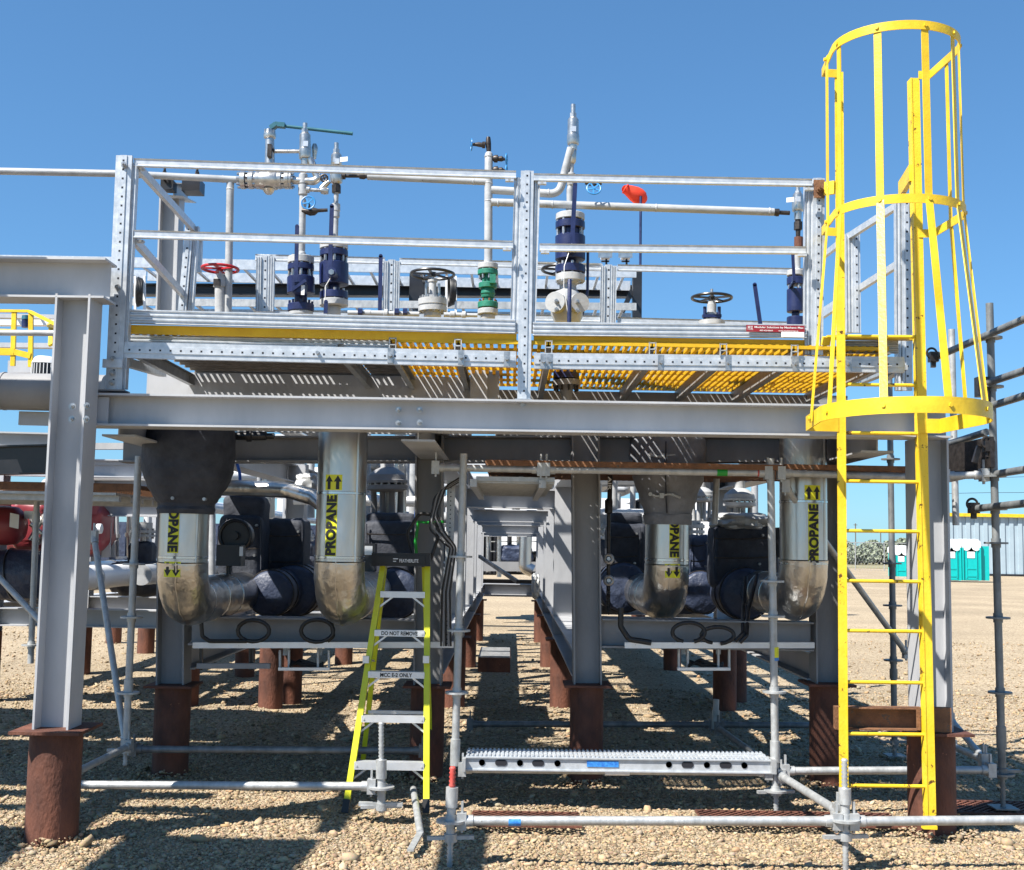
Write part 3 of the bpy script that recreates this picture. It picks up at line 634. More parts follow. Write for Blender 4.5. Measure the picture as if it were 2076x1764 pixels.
# ------------------------------------------------------------------ lime stepladder
sl = T('stepladder', 'lime yellow fibreglass stepladder with a black top cap, standing on the gravel', 'stepladder', P(790, 1630, 7.5))
YT, YF, YR = 7.93, 7.45, 8.5
m = MB(); a, b = P(756, 1134, YT), P(873, 1135, YT); m.bar(a, b, .16, .085); m.bar(a+Vector((.03, -.085, -.0)), b+Vector((-.03, -.085, 0)), .01, .05); m.build('top_cap', RUB, sl)
m = MB(); q = P(829, 1137, YT-.095); flat_text(m, 'FEATHERLITE', q, (1, 0, 0), (0, 0, 1), .125, .022, .015); m.bar(P(797, 1133, YT-.096), P(807, 1133, YT-.096), .001, .006); m.bar(P(797, 1138, YT-.096), P(803, 1138, YT-.096), .001, .006); m.build('lettering', WLET, sl)
def chan(a, b, w, dp, s):
    m = MB(); return m.prof(a, b, [(-w/2, 0), (w/2, 0), (w/2, -dp), (w/2-.005, -dp), (w/2-.005, -.005), (-w/2+.005, -.005), (-w/2+.005, -dp), (-w/2, -dp)], FR)
lf = [P(776, 1146, YT), P(703, 1622, YF)]; rf = [P(866, 1146, YT), P(864, 1622, YF)]
for a, b in (lf, rf):
    chan(b, a, .037, .05, 1).build('front_rail', YLAD, sl)
    d = (b-a).normalized(); m = MB(); m.bar(b-d*.005, b+d*.075, .042, .03, FR); m.build('foot', RUB, sl)
for a, b in ((P(779, 1150, YT+.06), P(735, 1548, YR)), (P(860, 1150, YT+.06), P(874, 1570, YR))):
    chan(b, a, .033, .03, 1).build('rear_rail', YLAD, sl)
for y, tx in ((1210, None), (1292, 'DO NOT REMOVE'), (1378, 'MCC E-2 ONLY'), (1467, None), (1558, None)):
    f = (y-1146)/(1622-1146); Yq = YT+(YF-YT)*f; a = lf[0].lerp(lf[1], f); b = rf[0].lerp(rf[1], f)
    a.z = b.z = (a.z+b.z)/2; m = MB(); h = .040 if y < 1500 else .046
    m.bar(a+Vector((.014, .03, 0)), b+Vector((-.014, .03, 0)), .075, h)
    for s, e in ((a, 1), (b, -1)):
        m.bar(s+Vector((.005*e, .02, -.085)), s+Vector((.10*e, .02, -.012)), .012, .012)
        m.cyl(s+Vector((.03*e, -.008, 0)), s+Vector((.03*e, -.012, 0)), .006, 8)
    tr = m.build('tread', ALU, sl)
    if tx:
        m = MB(); flat_text(m, tx, (a+b)/2+Vector((0, -.0095, 0)), b-a, (0, 0, 1), (.235 if 'NOT' in tx else .205), .026, .03); m.build('lettering', BLBL, tr)
for y in (1443, 1520):
    f = (y-1150)/400; a = P(779-44*f, y, YT+.06+(YR-YT-.06)*f); b = P(860+12*f, y+2, YT+.06+(YR-YT-.06)*f); MB().bar(a, b, .03, .022).build('rear_brace', ALU, sl)
for s, x in ((0, 745), (1, 867)):
    m = MB(); m.box(P(x-3 if s == 0 else x-3, 1337, 7.68), .04, .03, .045); m.bar(P(x, 1337, 7.7), P(x+(12 if s == 0 else 3), 1340, 8.2), .02, .012); m.build('spreader', ALU, sl)

# ------------------------------------------------------------------ scaffold
TR = .0242
def ros(mb, c, r=.075):
    c = Vector(c); mb.cyl(c-Vector((0, 0, .006)), c+Vector((0, 0, .006)), r, 20); mb.cyl(c-Vector((0, 0, .03)), c+Vector((0, 0, .03)), TR+.006, 14)
def scaf_post(label, xt, yt, xb, yb, Y, ros_y=(), sleeve=None, jack=None, plate=True, mats=GALVD, r=TR):
    a, b = P(xt, yt, Y), P(xb, yb, Y)
    t = T('scaffold_post', label, 'scaffold post', b, 'upright scaffold posts')
    jt = jack if jack else None
    def at(y): f = (y-yt)/(yb-yt); return a.lerp(b, f)
    e = at(jack[0]) if jack else b
    MB().cyl(e, a, r, 20).build('tube', mats, t)
    for y in ros_y: m = MB(); ros(m, at(y)); m.build('rosette', mats, t)
    if sleeve: MB().cyl(at(sleeve[1]), at(sleeve[0]), r+.007, 20).build('sleeve', mats, t)
    if jack: screw(t, at(jack[0]), at(jack[1]), plate, mats)
    return t
def screw(t, a, b, plate=True, mats=GALVD, r=.0185, nut=True, red=False):
    a, b = Vector(a), Vector(b); L = (b-a).length; n = max(6, int(L/.010)); cs = []; rs = []
    for i in range(n+1):
        q = a.lerp(b, i/n); cs.append(q); rs.append(r if i % 2 else r-.006)
    MB().rings(cs, rs, b-a, 16).build('jack_screw', REDT if red else mats, t, angle=80)
    if nut:
        m = MB(); q = a+Vector((0, 0, -.02)); m.cyl(q-Vector((0, 0, .02)), q+Vector((0, 0, .02)), .035, 14); m.bar(q-Vector((.12, 0.02, 0)), q+Vector((.12, .02, .0)), .03, .018); m.build('wing_nut', mats, t)
    if plate: MB().box(b+Vector((0, 0, .004)), .15, .15, .008).build('base_plate', mats, t)
def tube(label, a, b, r=TR, ends=True, mats=None, name='scaffold_tube', group='scaffold tubes', extra=None):
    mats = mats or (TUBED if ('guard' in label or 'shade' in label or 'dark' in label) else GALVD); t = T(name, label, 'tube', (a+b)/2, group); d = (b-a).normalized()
    MB().cyl(a, b, r, 20).build('tube', mats, t)
    if ends:
        for q, s in ((a, 1), (b, -1)):
            m = MB(); m.cyl(q-d*s*.005, q+d*s*.07, r+.006, 16); m.box(q+d*s*.01, .05, .06, .085); m.box(q+d*s*.012+Vector((0, 0, .02)), .012, .02, .16); m.build('wedge_head', mats, t)
    if extra: extra(t)
    return t
# rear row posts
YS = 7.66
scaf_post('tall scaffold post just right of the stepladder, clipped with cable ties', 940, 920, 922, 1552, YS, (1190-58, 1282, 1407), (1499, 1552), None, False)
t2 = scaf_post('scaffold post with yellow tape, between the two right propane pipes', 1562, 930, 1573.5, 1648, YS, (1183, 1254, 1407, 1604), (1505, 1548), (1600, 1648), False)
m = MB(); m.rings([P(1570.5, 1312, YS), P(1570.8, 1333, YS)], [TR+.001]*2, None, 20); m.build('tape', YLBL, t2)
m = MB(); m.rings([P(1570.8, 1333, YS), P(1570.9, 1339, YS)], [TR+.001]*2, None, 20); m.build('tape', BLUT, t2)
scaf_post('tallest scaffold post at the far right edge, in front of the toilets', 2006, 615, 2034, 1640, 7.7, (688, 790, 975, 1042, 1111, 1262, 1411, 1572), (1478, 1520), (1560, 1638), mats=TUBED)
scaf_post('scaffold post right behind the caged ladder at the far row', 1803, 762, 1814, 1532, 9.6, (935, 1148, 1233, 1343), (1360, 1380), (1500, 1532), mats=TUBED)
scaf_post('scaffold post standing under the left deck, behind the tall grey column', 281, 925, 254, 1545, 8.2, (1147, 1255, 1407), (1380, 1412), (1515, 1552), False)
scaf_post('thin scaffold post by the red machine at the left edge', 76, 985, 62, 1345, 9.6, (1308,), (1040, 1060), None, False)
scaf_post('short scaffold post hanging from the right deck, open at its foot', 1929, 668, 1938, 1065, 8.6, (905, 900), None, None, False, GALVD)
scaf_post('short scaffold upright carrying the deck between the two right valves', 1453, 962, 1449, 1062, 8.8, (), None, None, False)
m_ = scaf_post('stub scaffold post low down in the shade under the right skid', 1452, 1418, 1450, 1478, 9.65, (), (1440, 1478), None, False)
# front jacks
def jackpost(label, x, yt, y1, y2, yr, yn, yb, Y, red=False, plate=False, x2=None):
    x2 = x if x2 is None else x2
    def at(y): f = (y-yt)/(yb-yt); return P(x+(x2-x)*f, y, Y)
    t = T('screw_jack', label, 'scaffold jack', at(yb), 'threaded scaffold jacks')
    screw(t, at(yt), at(y1), False, nut=False, red=red)
    MB().cyl(at(y2), at(y1), .032, 20).build('sleeve', GALVD, t)
    MB().cyl(at(yn), at(y2), TR, 20).build('tube', GALVD, t)
    m = MB(); ros(m, at(yr), .078); m.build('rosette', GALVD, t)
    screw(t, at(yn), at(yb), plate)
    return t
jackpost('scaffold jack with a red upper thread at the left end of the front tube', 918, 1554, 1596, 1636, 1664, 1690, 1800, 6.32, red=True, x2=910)
jackpost('scaffold jack in front of the caged ladder, right part of the front tube', 1712, 1538, 1598, 1630, 1662, 1688, 1800, 6.32, x2=1715)
jackpost('scaffold jack standing in front of the stepladder', 773, 1464, 1540, 1578, 1596, 1628, 1648, 7.2)
m = MB(); q = P(772, 1630, 7.2); m.bar(q-Vector((.13, 0, 0)), q+Vector((.13, 0, 0)), .04, .02); tag(m.build('base_bar', GALVD), 'flat bar lying at the foot of the jack by the stepladder', 'bar')
# ledgers
def stick(x0, x1, z, name='sticker', M=BLUT, white=0):
    def f(t):
        m = MB(); a, b = P(x0, 1665, 6.32), P(x1, 1665, 6.32); a.z = b.z = z; m.rings([a, b], [TR+.0012]*2, None, 20); m.build('blue_sticker', M, t)
    return f
a, b = P(938, 1664.5, 6.32), P(1700, 1664.5, 6.32); zz = (a.z+b.z)/2
def tube_at(label, x0, y0, Y0, x1, y1, Y1, **k): return tube(label, P(x0, y0, Y0), P(x1, y1, Y1), **k)
def stk(t): MB().rings([P(1031, 1664.8, 6.32), P(1056, 1664.9, 6.32)], [TR+.0012]*2, None, 20).build('blue_sticker', BLUT, t)
tube_at('long front scaffold tube low over the gravel, with a blue sticker', 932, 1664, 6.32, 1700, 1664.5, 6.32, extra=stk)
tube_at('scuffed grey front scaffold tube running off to the right', 1726, 1665, 6.32, 2200, 1662, 6.32)
tube_at('scaffold tube low at the left, from the rusty pile to the jack by the stepladder', 120, 1591, 7.25, 757, 1594, 7.2)
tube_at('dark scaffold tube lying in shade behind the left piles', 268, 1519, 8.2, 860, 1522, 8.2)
def stk2(t): MB().rings([P(1226, 1564, YS), P(1276, 1564.3, YS)], [TR+.0012]*2, None, 20).build('white_sticker', WHT, t)
tube_at('scaffold tube under the galvanised plank, with a white sticker', 934, 1559, YS, 1560, 1566, YS, extra=stk2)
tube_at('scaffold tube crossing behind the foot of the caged ladder', 1588, 1563, YS, 2012, 1561, YS)
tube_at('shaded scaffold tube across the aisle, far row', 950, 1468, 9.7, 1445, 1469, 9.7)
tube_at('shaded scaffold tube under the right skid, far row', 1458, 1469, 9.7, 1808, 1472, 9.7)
tube_at('sloping scaffold tube from the yellow taped post towards the front jack', 1582, 1572, YS, 1700, 1646, 6.45)
tube_at('shaded sloping tube in the right bay joining the far row', 1455, 1475, 9.6, 1562, 1552, 7.9, r=.022)
tube_at('long diagonal brace crossing the rightmost propane pipe', 1590, 984, 7.75, 1838, 1325, 9.4, r=.022)
tube_at('diagonal brace low behind the right rusty pile', 1925, 1456, 8.6, 2000, 1545, 7.75, r=.022)
tube_at('second short brace low behind the right rusty pile', 1930, 1512, 8.5, 1995, 1541, 7.75, r=.022)
tube_at('diagonal brace crossing the sky gap just right of the tall left column', 190, 1085, 8.9, 255, 1512, 8.2, r=.0225)
tube_at('low brace running to the foot of the left scaffold post', 150, 1568, 7.3, 262, 1512, 8.15, r=.0225)
tube_at('diagonal brace at the far left edge in front of the navy insulation', -40, 1130, 8.9, 105, 1285, 8.6, r=.0225)
# right-hand guard tubes
for (x0, y0, Y0, x1, y1, Y1), lb in zip(((1891, 727, 8.4, 2140, 620, 6.8), (1990, 781, 7.75, 2140, 730, 6.9), (2010, 823, 7.72, 2140, 783, 6.8), (2015, 962, 7.72, 2140, 942, 6.8), (1972, 1032, 7.85, 2140, 1014, 6.8), (1892, 992-14, 8.4, 2008, 953, 7.75)),
    ('topmost guard tube of the right scaffold, rising to the edge of the picture', 'second guard tube of the right scaffold, from a dark coupler', 'third guard tube of the right scaffold', 'guard tube of the right scaffold just above the container roof', 'lowest guard tube of the right scaffold, with an open rounded end', 'short tube between deck and the tallest right post')):
    tube_at(lb, x0, y0, Y0, x1, y1, Y1, ends=False, group='guard tubes of the right scaffold')
tube_at('pale guard tube partly hidden by the cage hoop', 1905, 906, 8.6, 2000, 876, 7.8, ends=False, group='guard tubes of the right scaffold')
# couplers
m = MB()
m.box(P(1990, 785, 7.7), .07, .07, .13); tag(m.build('coupler', DARKST), 'dark scaffold coupler on the tallest right post beside the cage', 'coupler', 'scaffold couplers')
for x, y, Y, lb in ((1892, 724, 8.3, 'coupler where the top guard tube crosses the hanging post'), (1974, 1030, 7.8, 'coupler at the rounded end of the lowest guard tube'), (2004, 905, 7.68, 'ring coupler above the dark toe plank at right'), (1926, 918, 8.5, 'ring coupler at the left end of the dark toe plank')):
    m = MB(); m.box(P(x, y, Y), .06, .06, .07); m.torus(P(x-3, y-8, Y-.02), (0, 1, 0), .035, .008, 20, 6); m.box(P(x, y+14, Y), .03, .03, .05)
    tag(m.build('coupler', DARKST), lb, 'coupler', 'scaffold couplers')
# decks
tube_at('scaffold tube carrying the front edge of the middle deck, left half', 880, 948, YS+.02, 1100, 952, YS, r=.023)
def tapes(t):
    MB().rings([P(1453, 957.3, YS), P(1474, 957.5, YS)], [TR+.001]*2, None, 18).build('green_tape', GRNT, t)
    MB().rings([P(1535, 958.5, YS), P(1558, 959, YS)], [TR+.001]*2, None, 18).build('red_tape', REDT, t)
tube_at('scaffold tube carrying the middle deck, with green and red tape', 1104, 952, YS, 1560, 959, YS, extra=tapes)
tube_at('scaffold tube running from the taped post behind the ladder', 1580, 959, YS, 1905, 968, YS+.05)
tube_at('scaffold tube carrying the deck beyond the right column', 1912, 965, 7.75, 1998, 963, 7.72)
def mesh_deck(label, x0, x1, y0, y1, z, M, pitch=.05, bar=.008, cat='mesh deck', name='mesh_deck', th=.006):
    m = MB(); nx = int((x1-x0)/pitch); ny = int((y1-y0)/pitch)
    for i in range(-ny, nx):         # diamond mesh of thin strips
        for s in (1, -1):
            ax = x0+i*pitch if s == 1 else x0+(i+ny)*pitch; pts = []
            a = Vector((ax, y0, z)); b = Vector((ax+s*(y1-y0), y1, z))
            def clip(a, b):
                t0, t1 = 0., 1.; d = b-a
                if abs(d.x) < 1e-6: return None
                ta, tb = (x0-a.x)/d.x, (x1-a.x)/d.x
                t0, t1 = max(t0, min(ta, tb)), min(t1, max(ta, tb))
                return (a+d*t0, a+d*t1) if t1-t0 > .02 else None
            c = clip(a, b)
            if c: m.bar(c[0]+Vector((0, 0, .003*s)), c[1]+Vector((0, 0, .003*s)), bar, th)
    m.bar((x0, y0, z), (x1, y0, z), bar*1.5, th*2); m.bar((x0, y1, z), (x1, y1, z), bar*1.5, .012)
    return tag(m.build(name, M), label, cat, 'expanded metal mats')
zt = P(1100, 944, YS).z
mesh_deck('rusty expanded mesh mat on the middle scaffold deck', P(985, 945, YS).x, P(1585, 945, YS).x, YS-.02, 9.3, zt+.012, RUST2, .045, .012, th=.018)
mesh_deck('dark expanded mesh mat on the deck between the taped post and the ladder', P(1590, 950, YS).x, P(1905, 950, YS).x, YS, 9.2, P(1700, 948, YS).z, RUST2, .05, .012, th=.016)
mesh_deck('dark mesh mat on the deck beyond the right column', P(1910, 955, 7.75).x, P(2000, 955, 7.75).x, 7.75, 8.7, P(1950, 957, 7.75).z, DARKST, .05, .011)
m = MB()
zu = P(1060, 962, YS).z-.03
for i in range(9):
    X0, X1 = P(965, 975, YS).x, P(1125, 975, YS).x; Yy = 7.8+i*.24
    m.box(((X0+X1)/2, Yy, zu), X1-X0, .225, .03)
    for k in range(3): m.box(((X0+X1)/2, Yy-.07+k*.07, zu-.02), X1-X0, .02, .012)
tag(m.build('deck_planks', TANW if 0 else GALVD), 'ribbed scaffold planks seen from below over the aisle', 'planks')
m = MB(); 
for X in (P(960, 960, YS).x, P(1100, 960, YS).x): m.bar((X, YS, zu-.03), (X, 9.9, zu-.03), .045, .05)
m.bar(P(1048, 972, 8.0), P(1058, 992, 9.7), .03, .03); m.bar(P(1056, 970, 8.0), P(1064, 992, 9.7), .03, .03)
tag(m.build('deck_bearer', GALVD), 'bearers under the ribbed planks over the aisle', 'bearer')
# toe planks right
m = MB(); m.bar(P(1905, 938, 8.3), P(2012, 916, 7.65), .03, .2); m.bar(P(1912, 930, 8.25), P(1924, 950, 8.2), .05, .03); m.bar(P(1985, 905, 7.7), P(1975, 938, 7.7), .03, .03)
tag(m.build('toe_plank', DARKST), 'dark toe plank standing on edge on the right scaffold deck', 'plank')
# galvanised walk plank low in the middle
pk = T('scaffold_plank', 'galvanised steel scaffold plank with oval holes and a blue sticker, low over the gravel', 'plank', P(1250, 1560, YS))
a, b = P(944, 1549, YS-.03), P(1562, 1556, YS-.03); zt2 = a.z+.055
m = MB(); m.bar((a.x, YS-.03, a.z+.005), (b.x, YS-.03, b.z+.005), .004, .078); m.build('side_web', GALV, pk)
m = MB(); m.bar((a.x, YS-.035, a.z+.043), (b.x, YS-.035, b.z+.043), .02, .008); m.bar((a.x, YS-.035, a.z-.033), (b.x, YS-.035, b.z-.033), .02, .008); m.build('lip', GALV, pk)
m = MB(); nn = 70
for i in range(nn):
    X = a.x+(b.x-a.x)*(i+.5)/nn; z = a.z+(b.z-a.z)*(i+.5)/nn+.05
    m.box((X, YS+.10, z), (b.x-a.x)/nn*.62, .24, .004)
    for k in range(3): m.box((X, YS+.0+k*.1, z+.005), (b.x-a.x)/nn*.45, .05, .006)
m.frame(((a.x+b.x)/2, YS+.1, (a.z+b.z)/2+.046), ((b.x-a.x)/2, 0, (b.z-a.z)/2), (0, .13, 0), (0, 0, .002)); m.build('tread', GALV, pk)
m = MB()
for x, wd_ in ((977, 6), (1016, 12), (1054, 6), (1091, 12), (1130, 6), (1356, 6), (1394, 12), (1433, 6), (1471, 12), (1509, 6)):
    q = P(x, 1546+(x-977)*.011, YS-.034); m.cyl(q-Vector(((wd_-6)/313, 0, 0)), q-Vector(((wd_-6)/313, .002, 0)), .019, 20); m.cyl(q+Vector(((wd_-6)/313, 0, 0)), q+Vector(((wd_-6)/313, -.002, 0)), .019, 20)
    if wd_ > 6: m.frame(q, ((wd_-6)/313, 0, 0), (0, .0019, 0), (0, 0, .0188))
m.build('slot', HOLE, pk)
m = MB(); m.frame(P(1222, 1549, YS-.036), (.1, 0, 0), (0, .001, 0), (0, 0, .019)); m.build('blue_sticker', BLUT, pk)
MB().box(P(1566, 1552, YS-.03), .03, .1, .09).build('end_hook', GALVD, pk); MB().box(P(941, 1549, YS-.03), .02, .1, .08).build('end_hook', GALVD, pk)
# mats lying on the gravel
for lb, x0, x1, yy, M in (('rusty expanded mesh mat lying in front of the low plank, right half', 1428, 1840, 1650, RUST), ('edge of a rusty mesh mat lying in gravel behind the front tube, left half', 955, 1180, 1652, RUST), ('orange rusty mesh mat on the gravel at the foot of the tallest right post', 1925, 2150, 1628, RUST)):
    Y0 = CAMZ*FPX/(yy+14-1103-(x0-1038)*ROLL); A, B = P(x0, yy, Y0), P(x1, yy, Y0)
    mesh_deck(lb, A.x, B.x, Y0, Y0+.35, .03, M, .05, .014)
# loose pole on the gravel
t = T('loose_brace', 'loose galvanised brace lying on the gravel right of the stepladder', 'brace', P(845, 1650, 7))
MB().tube([P(838, 1600, 7.75), P(842, 1625, 7.4), P(852, 1690, 6.75)], .021, 14).build('tube', GALVD, t)
m = MB(); m.bar(P(852, 1688, 6.76), P(832, 1724, 6.42), .035, .012); m.build('flat_end', GALVD, t)
# small grate / drain box in the aisle
t = T('grated_box', 'low rusty box with a slatted top lying in the aisle', 'box', P(1003, 1355, 11.3))
m = MB(); m.box(P(1003, 1338, 11.6), .30, 1.0, .13); m.build('frame', RUST, t)
m = MB(); q = P(1003, 1338, 11.6)
for i in range(16): m.box(q+Vector((0, -.47+i*.062, .075)), .29, .03, .012)
m.build('slats', GALVD, t)
# off to the left: unseen rack pieces added to cast shadows on the gravel
beam((-2.5, 5.35, 3.55), (-2.5, 2.0, 3.55), 'unseen rack beam added past the left edge to cast a shadow strip', .2, .14, group='added shadow casters at the left')
rk = T('added_shade_deck', 'unseen walkway panels added beyond the left edge to shade the gravel', 'walkway', (-5, 5, 0))
for (x0, x1, y0, y1) in ((-8, -3.3, 6.0, 6.85), (-8, -3.65, 6.85, 7.75), (-8, -5.25, 3.75, 4.8), (-4.75, -3.75, 3.75, 4.7), (-8, -3.6, 5.3, 5.4), (-5.3, -5.1, 4.8, 6.0), (-3.75, -3.65, 4.9, 6.0), (-8, -4.6, 5.65, 5.8)):
    MB().box(((x0+x1)/2, (y0+y1)/2, 4.2), x1-x0, y1-y0, .12).build('shade_panel', GREYD, rk)
for x, y in ((-7.6, 4.6), (-7.6, 7.5)): MB().box((x, y, 2.07), .15, .15, 4.14).build('added_shade_deck_leg', GREYD, rk)
# ================================================================== piping above the deck
def V3(*a): return Vector(a)
def px_r(rp, Y): return rp/ppm(Y)
def relief(label, x, Y, ys, tagw=None, k=1.0, group='relief valves'):
    """ys: y of nipple top, hex, bonnet top, bonnet mid, bonnet foot, taper end"""
    y0, y1, y2, y3, y4, y5 = ys
    t = T('relief_valve', label, 'relief valve', P(x, y5, Y), group)
    MB().rod([(x, y0, 5*k), (x, y1, 5*k)], Y).build('test_nipple', STN, t)
    MB().rod([(x, y1, 7.5*k), (x, y2, 7.5*k)], Y, n=6).build('cap', STN, t)
    MB().rod([(x, y2-2, 8*k), (x, y2+2, 11.5*k), (x, y3, 11.8*k), (x, y3+1, 12.8*k), (x, y4-4, 13.2*k), (x, y4, 12*k), (x, y4+1, 9*k), (x, y5, 8*k)], Y, n=24).build('bonnet', STN, t)
    m = MB(); q = P(x+1, (y2+y3)/2+4, Y-px_r(12*k, Y)-.002); m.frame(q, (px_r(5*k, Y), 0, 0), (0, .001, 0), (0, 0, px_r(5.5, Y))); m.build('name_plate', ALU, t)
    if tagw: m = MB(); q = P(tagw[0], tagw[1], Y-.06); m.frame(q, (px_r(8, Y), 0, px_r(1, Y)), (0, .001, 0), (0, 0, px_r(5, Y))); m.build('paper_tag', WHT, t)
    return t
def flange(mb, x, y0, y1, r, Y, n=8, bolt=True):
    mb.rod([(x, y0, r*.96), (x, y0+1, r), (x, y1-1, r), (x, y1, r*.96)], Y, n=32)
def studs(mb, x, y, r, Y, h, n=8, rb=3.2):
    mb.bolts(P(x, y, Y), (0, 0, 1), px_r(r, Y), n, px_r(rb, Y), px_r(h, Y), .2)
def lever(t, x0, y0, x1, y1, Y, w=8., M=NAVY, name='lever', hub=None):
    m = MB(); a, b = P(x0, y0, Y), P(x1, y1, Y); m.bar(a, b, px_r(w, Y), .012, FR); m.rings([a+V3(0, -.006, 0), a+V3(0, .006, 0)], [px_r(w/2, Y)]*2, (0, 1, 0), 14)
    m.bar(b, b+V3(0, .12, -.02), px_r(w, Y), .02)
    if hub: q = P(hub[0], hub[1], Y); m.cyl(q+V3(0, .12, 0), q-V3(0, .02, 0), px_r(hub[2], Y), 20)
    m.build(name, M, t)
    if hub:
        m = MB(); q = P(hub[0], hub[1], Y-.02); m.cyl(q, q-V3(0, .012, 0), px_r(hub[2]*.62, Y), 6); m.build('nut', STN, t)

YV = 8.3
def pipe_thing(label, pts, r, M=PIPEG, name='pipe', group='pipes over the deck', br=None, extra=None, n=16):
    t = T(name, label, 'pipe', pts[0], group); MB().pipe(pts, r, br, n).build('pipe_run', M, t)
    if extra: extra(t)
    return t
def weld(t, q, d, r, M=PIPEG): MB().rings([q-d*.006, q, q+d*.006], [r, r+.003, r], d, 18).build('weld_bead', M, t)
# long pale pipe from the left
def ex(t):
    MB().pipe([P(467, 366, YV), P(466, 430, YV), P(462, 640, YV)], px_r(7.8, YV), n=16).build('drop_leg', PIPEG, t)
    weld(t, P(466.5, 384, YV), V3(0, 0, 1), px_r(7.8, YV)); weld(t, P(452, 363, YV), V3(1, 0, 0), px_r(7.5, YV))
pipe_thing('long pale pipe crossing the sky from the left edge, drop leg beside the red handwheel', [P(-60, 346, 8.15), P(238, 352, 8.2), P(490, 365, YV)], px_r(7.3, YV), extra=ex)
# pipe support post and head
t = T('pipe_support', 'tall pale grey support post with a steel head under the long pale pipe', 'support', P(345, 640, 8.9), 'supports')
m = MB(); m.ibeam(P(341, 640, 8.8), P(349, 398, 8.8), .15, .15, up=(1, 0, 0)); m.build('post', GREY, t)
m = MB(); m.ibeam(P(352, 384, 8.4), P(380, 398, 9.25), .10, .14, .008, .006); m.build('head_beam', GREY, t)
m = MB(); m.box(P(392, 380, 8.45), .13, .14, .09); m.build('pad', BLACKP, t); m = MB(); m.box(P(342, 378, 8.35), .09, .1, .07); m.build('pad', BLACKP, t)
for x in (334, 400):
    m = MB(); m.torus(P(x, 356, 8.3), (1, 0, 0), px_r(9.5, YV), .008, 20, 6); m.cyl(P(x, 346, 8.28), P(x, 338, 8.28), .009, 8); m.build('u_bolt', DARKST, t)
# flanged ball valve with long teal lever
t = T('ball_valve', 'flanged steel ball valve with a long teal lever above the top rail', 'valve', P(545, 392, YV), 'ball valves')
m = MB(); m.rod([(500, 365, 15), (520, 365.5, 15)], YV, n=24); m.rod([(528, 365.5, 19), (531, 365.5, 20), (560, 366, 20), (563, 366, 19)], YV, n=28); m.rod([(568, 366, 16), (588, 366.5, 16)], YV, n=24); m.build('body', STN, t)
for x0, x1 in ((489, 498), (505, 514), (520, 528), (563, 571), (578, 586), (588, 592)):
    MB().rod([(x0, 365.5, 18.5), (x1, 365.5, 18.5)], YV, n=28).build('flange', STN, t)
m = MB()
for x in (494, 510, 573, 584): m.bolts(P(x, 365.5, YV), (1, 0, 0), px_r(15, YV), 8, px_r(2.8, YV), px_r(24, YV))
m.build('stud', BOLT, t, angle=30)
MB().rod([(547, 346, 11), (547, 300, 9.5), (547, 282, 9), (547, 280, 12), (547, 277, 13), (547, 272, 13), (547, 271, 11), (547, 264, 10)], YV).build('stem_extension', STN, t)
MB().rod([(545, 384, 13), (545, 390, 10), (545, 394, 6)], YV).build('drain_boss', STN, t)
m = MB(); m.bolts(P(547, 270, YV), (0, 0, 1), px_r(10, YV), 6, px_r(2, YV), px_r(14, YV)); m.build('bolt', BOLT, t)
m = MB(); m.bar(P(549, 261, YV), P(560, 253, YV), .06, .03); m.bar(P(558, 253, YV), P(578, 255, YV), .05, .032); m.rod([(570, 255, 3.4), (715, 271, 4)], YV, n=12); m.build('lever', TEAL, t)
pipe_thing('short pipe from the ball valve bending up beside the leftmost relief valve', [P(592, 366, YV), P(636, 368, YV), P(645, 362, YV), P(628, 322, YV)], px_r(8, YV), STN, extra=lambda t: MB().rod([(557, 307, 4), (607, 307, 4)], YV).build('branch', STN, t))
m = MB(); m.box(P(547, 306, YV-.05), .03, .04, .09); m.rod([(550, 306, 7), (556, 306, 7)], YV); tag(m.build('needle_valve', DARKST), 'small dark needle valve on the stem of the ball valve', 'valve')
m = MB(); m.rod([(637, 322, 4), (638, 306, 6), (638, 300, 7), (638, 292, 4)], YV+.05); tag(m.build('elbow_fitting', STN), 'small upright steel fitting behind the leftmost relief valve', 'fitting')
# relief valve 1
relief('leftmost steel relief valve, above the navy valve with the short lever', 618.5, YV, (250, 262, 272, 302, 322, 336))
t = T('riser_pipe', 'thin riser under the leftmost relief valve', 'riser', P(612, 520, YV), 'risers')
MB().rod([(616, 336, 5), (615, 352, 6), (615, 354, 9), (614, 372, 9), (614, 374, 6), (614, 375, 9.5), (614, 395, 9.5), (614, 397, 7), (612, 505, 7), (612, 510, 6), (612, 512, 8), (612, 520, 9)], YV).build('pipe_run', PIPEG, t)
m = MB(); m.rod([(622, 385, 7), (628, 385, 7), (629, 385, 3.8), (650, 386, 3.8), (651, 386, 7), (658, 387, 8), (666, 388, 6)], YV-.03); m.build('branch', STN, t)
# cyan hand wheel valve
t = T('globe_valve', 'small dark globe valve with a bright blue handwheel', 'valve', P(627, 430, YV), 'small valves')
m = MB(); m.wheel(P(625, 411, YV-.14), (0, -1, .1), px_r(13.5, YV), px_r(1.7, YV), 5); m.build('handwheel', CYAN, t)
m = MB(); m.cyl(P(625, 413, YV-.13), P(627, 424, YV-.02), .012, 10); m.rod([(612, 428, 5), (618, 428, 6), (628, 430, 8), (638, 429, 8), (645, 427, 4), (664, 426, 3.6)], YV-.01); m.build('body', DARKST, t)
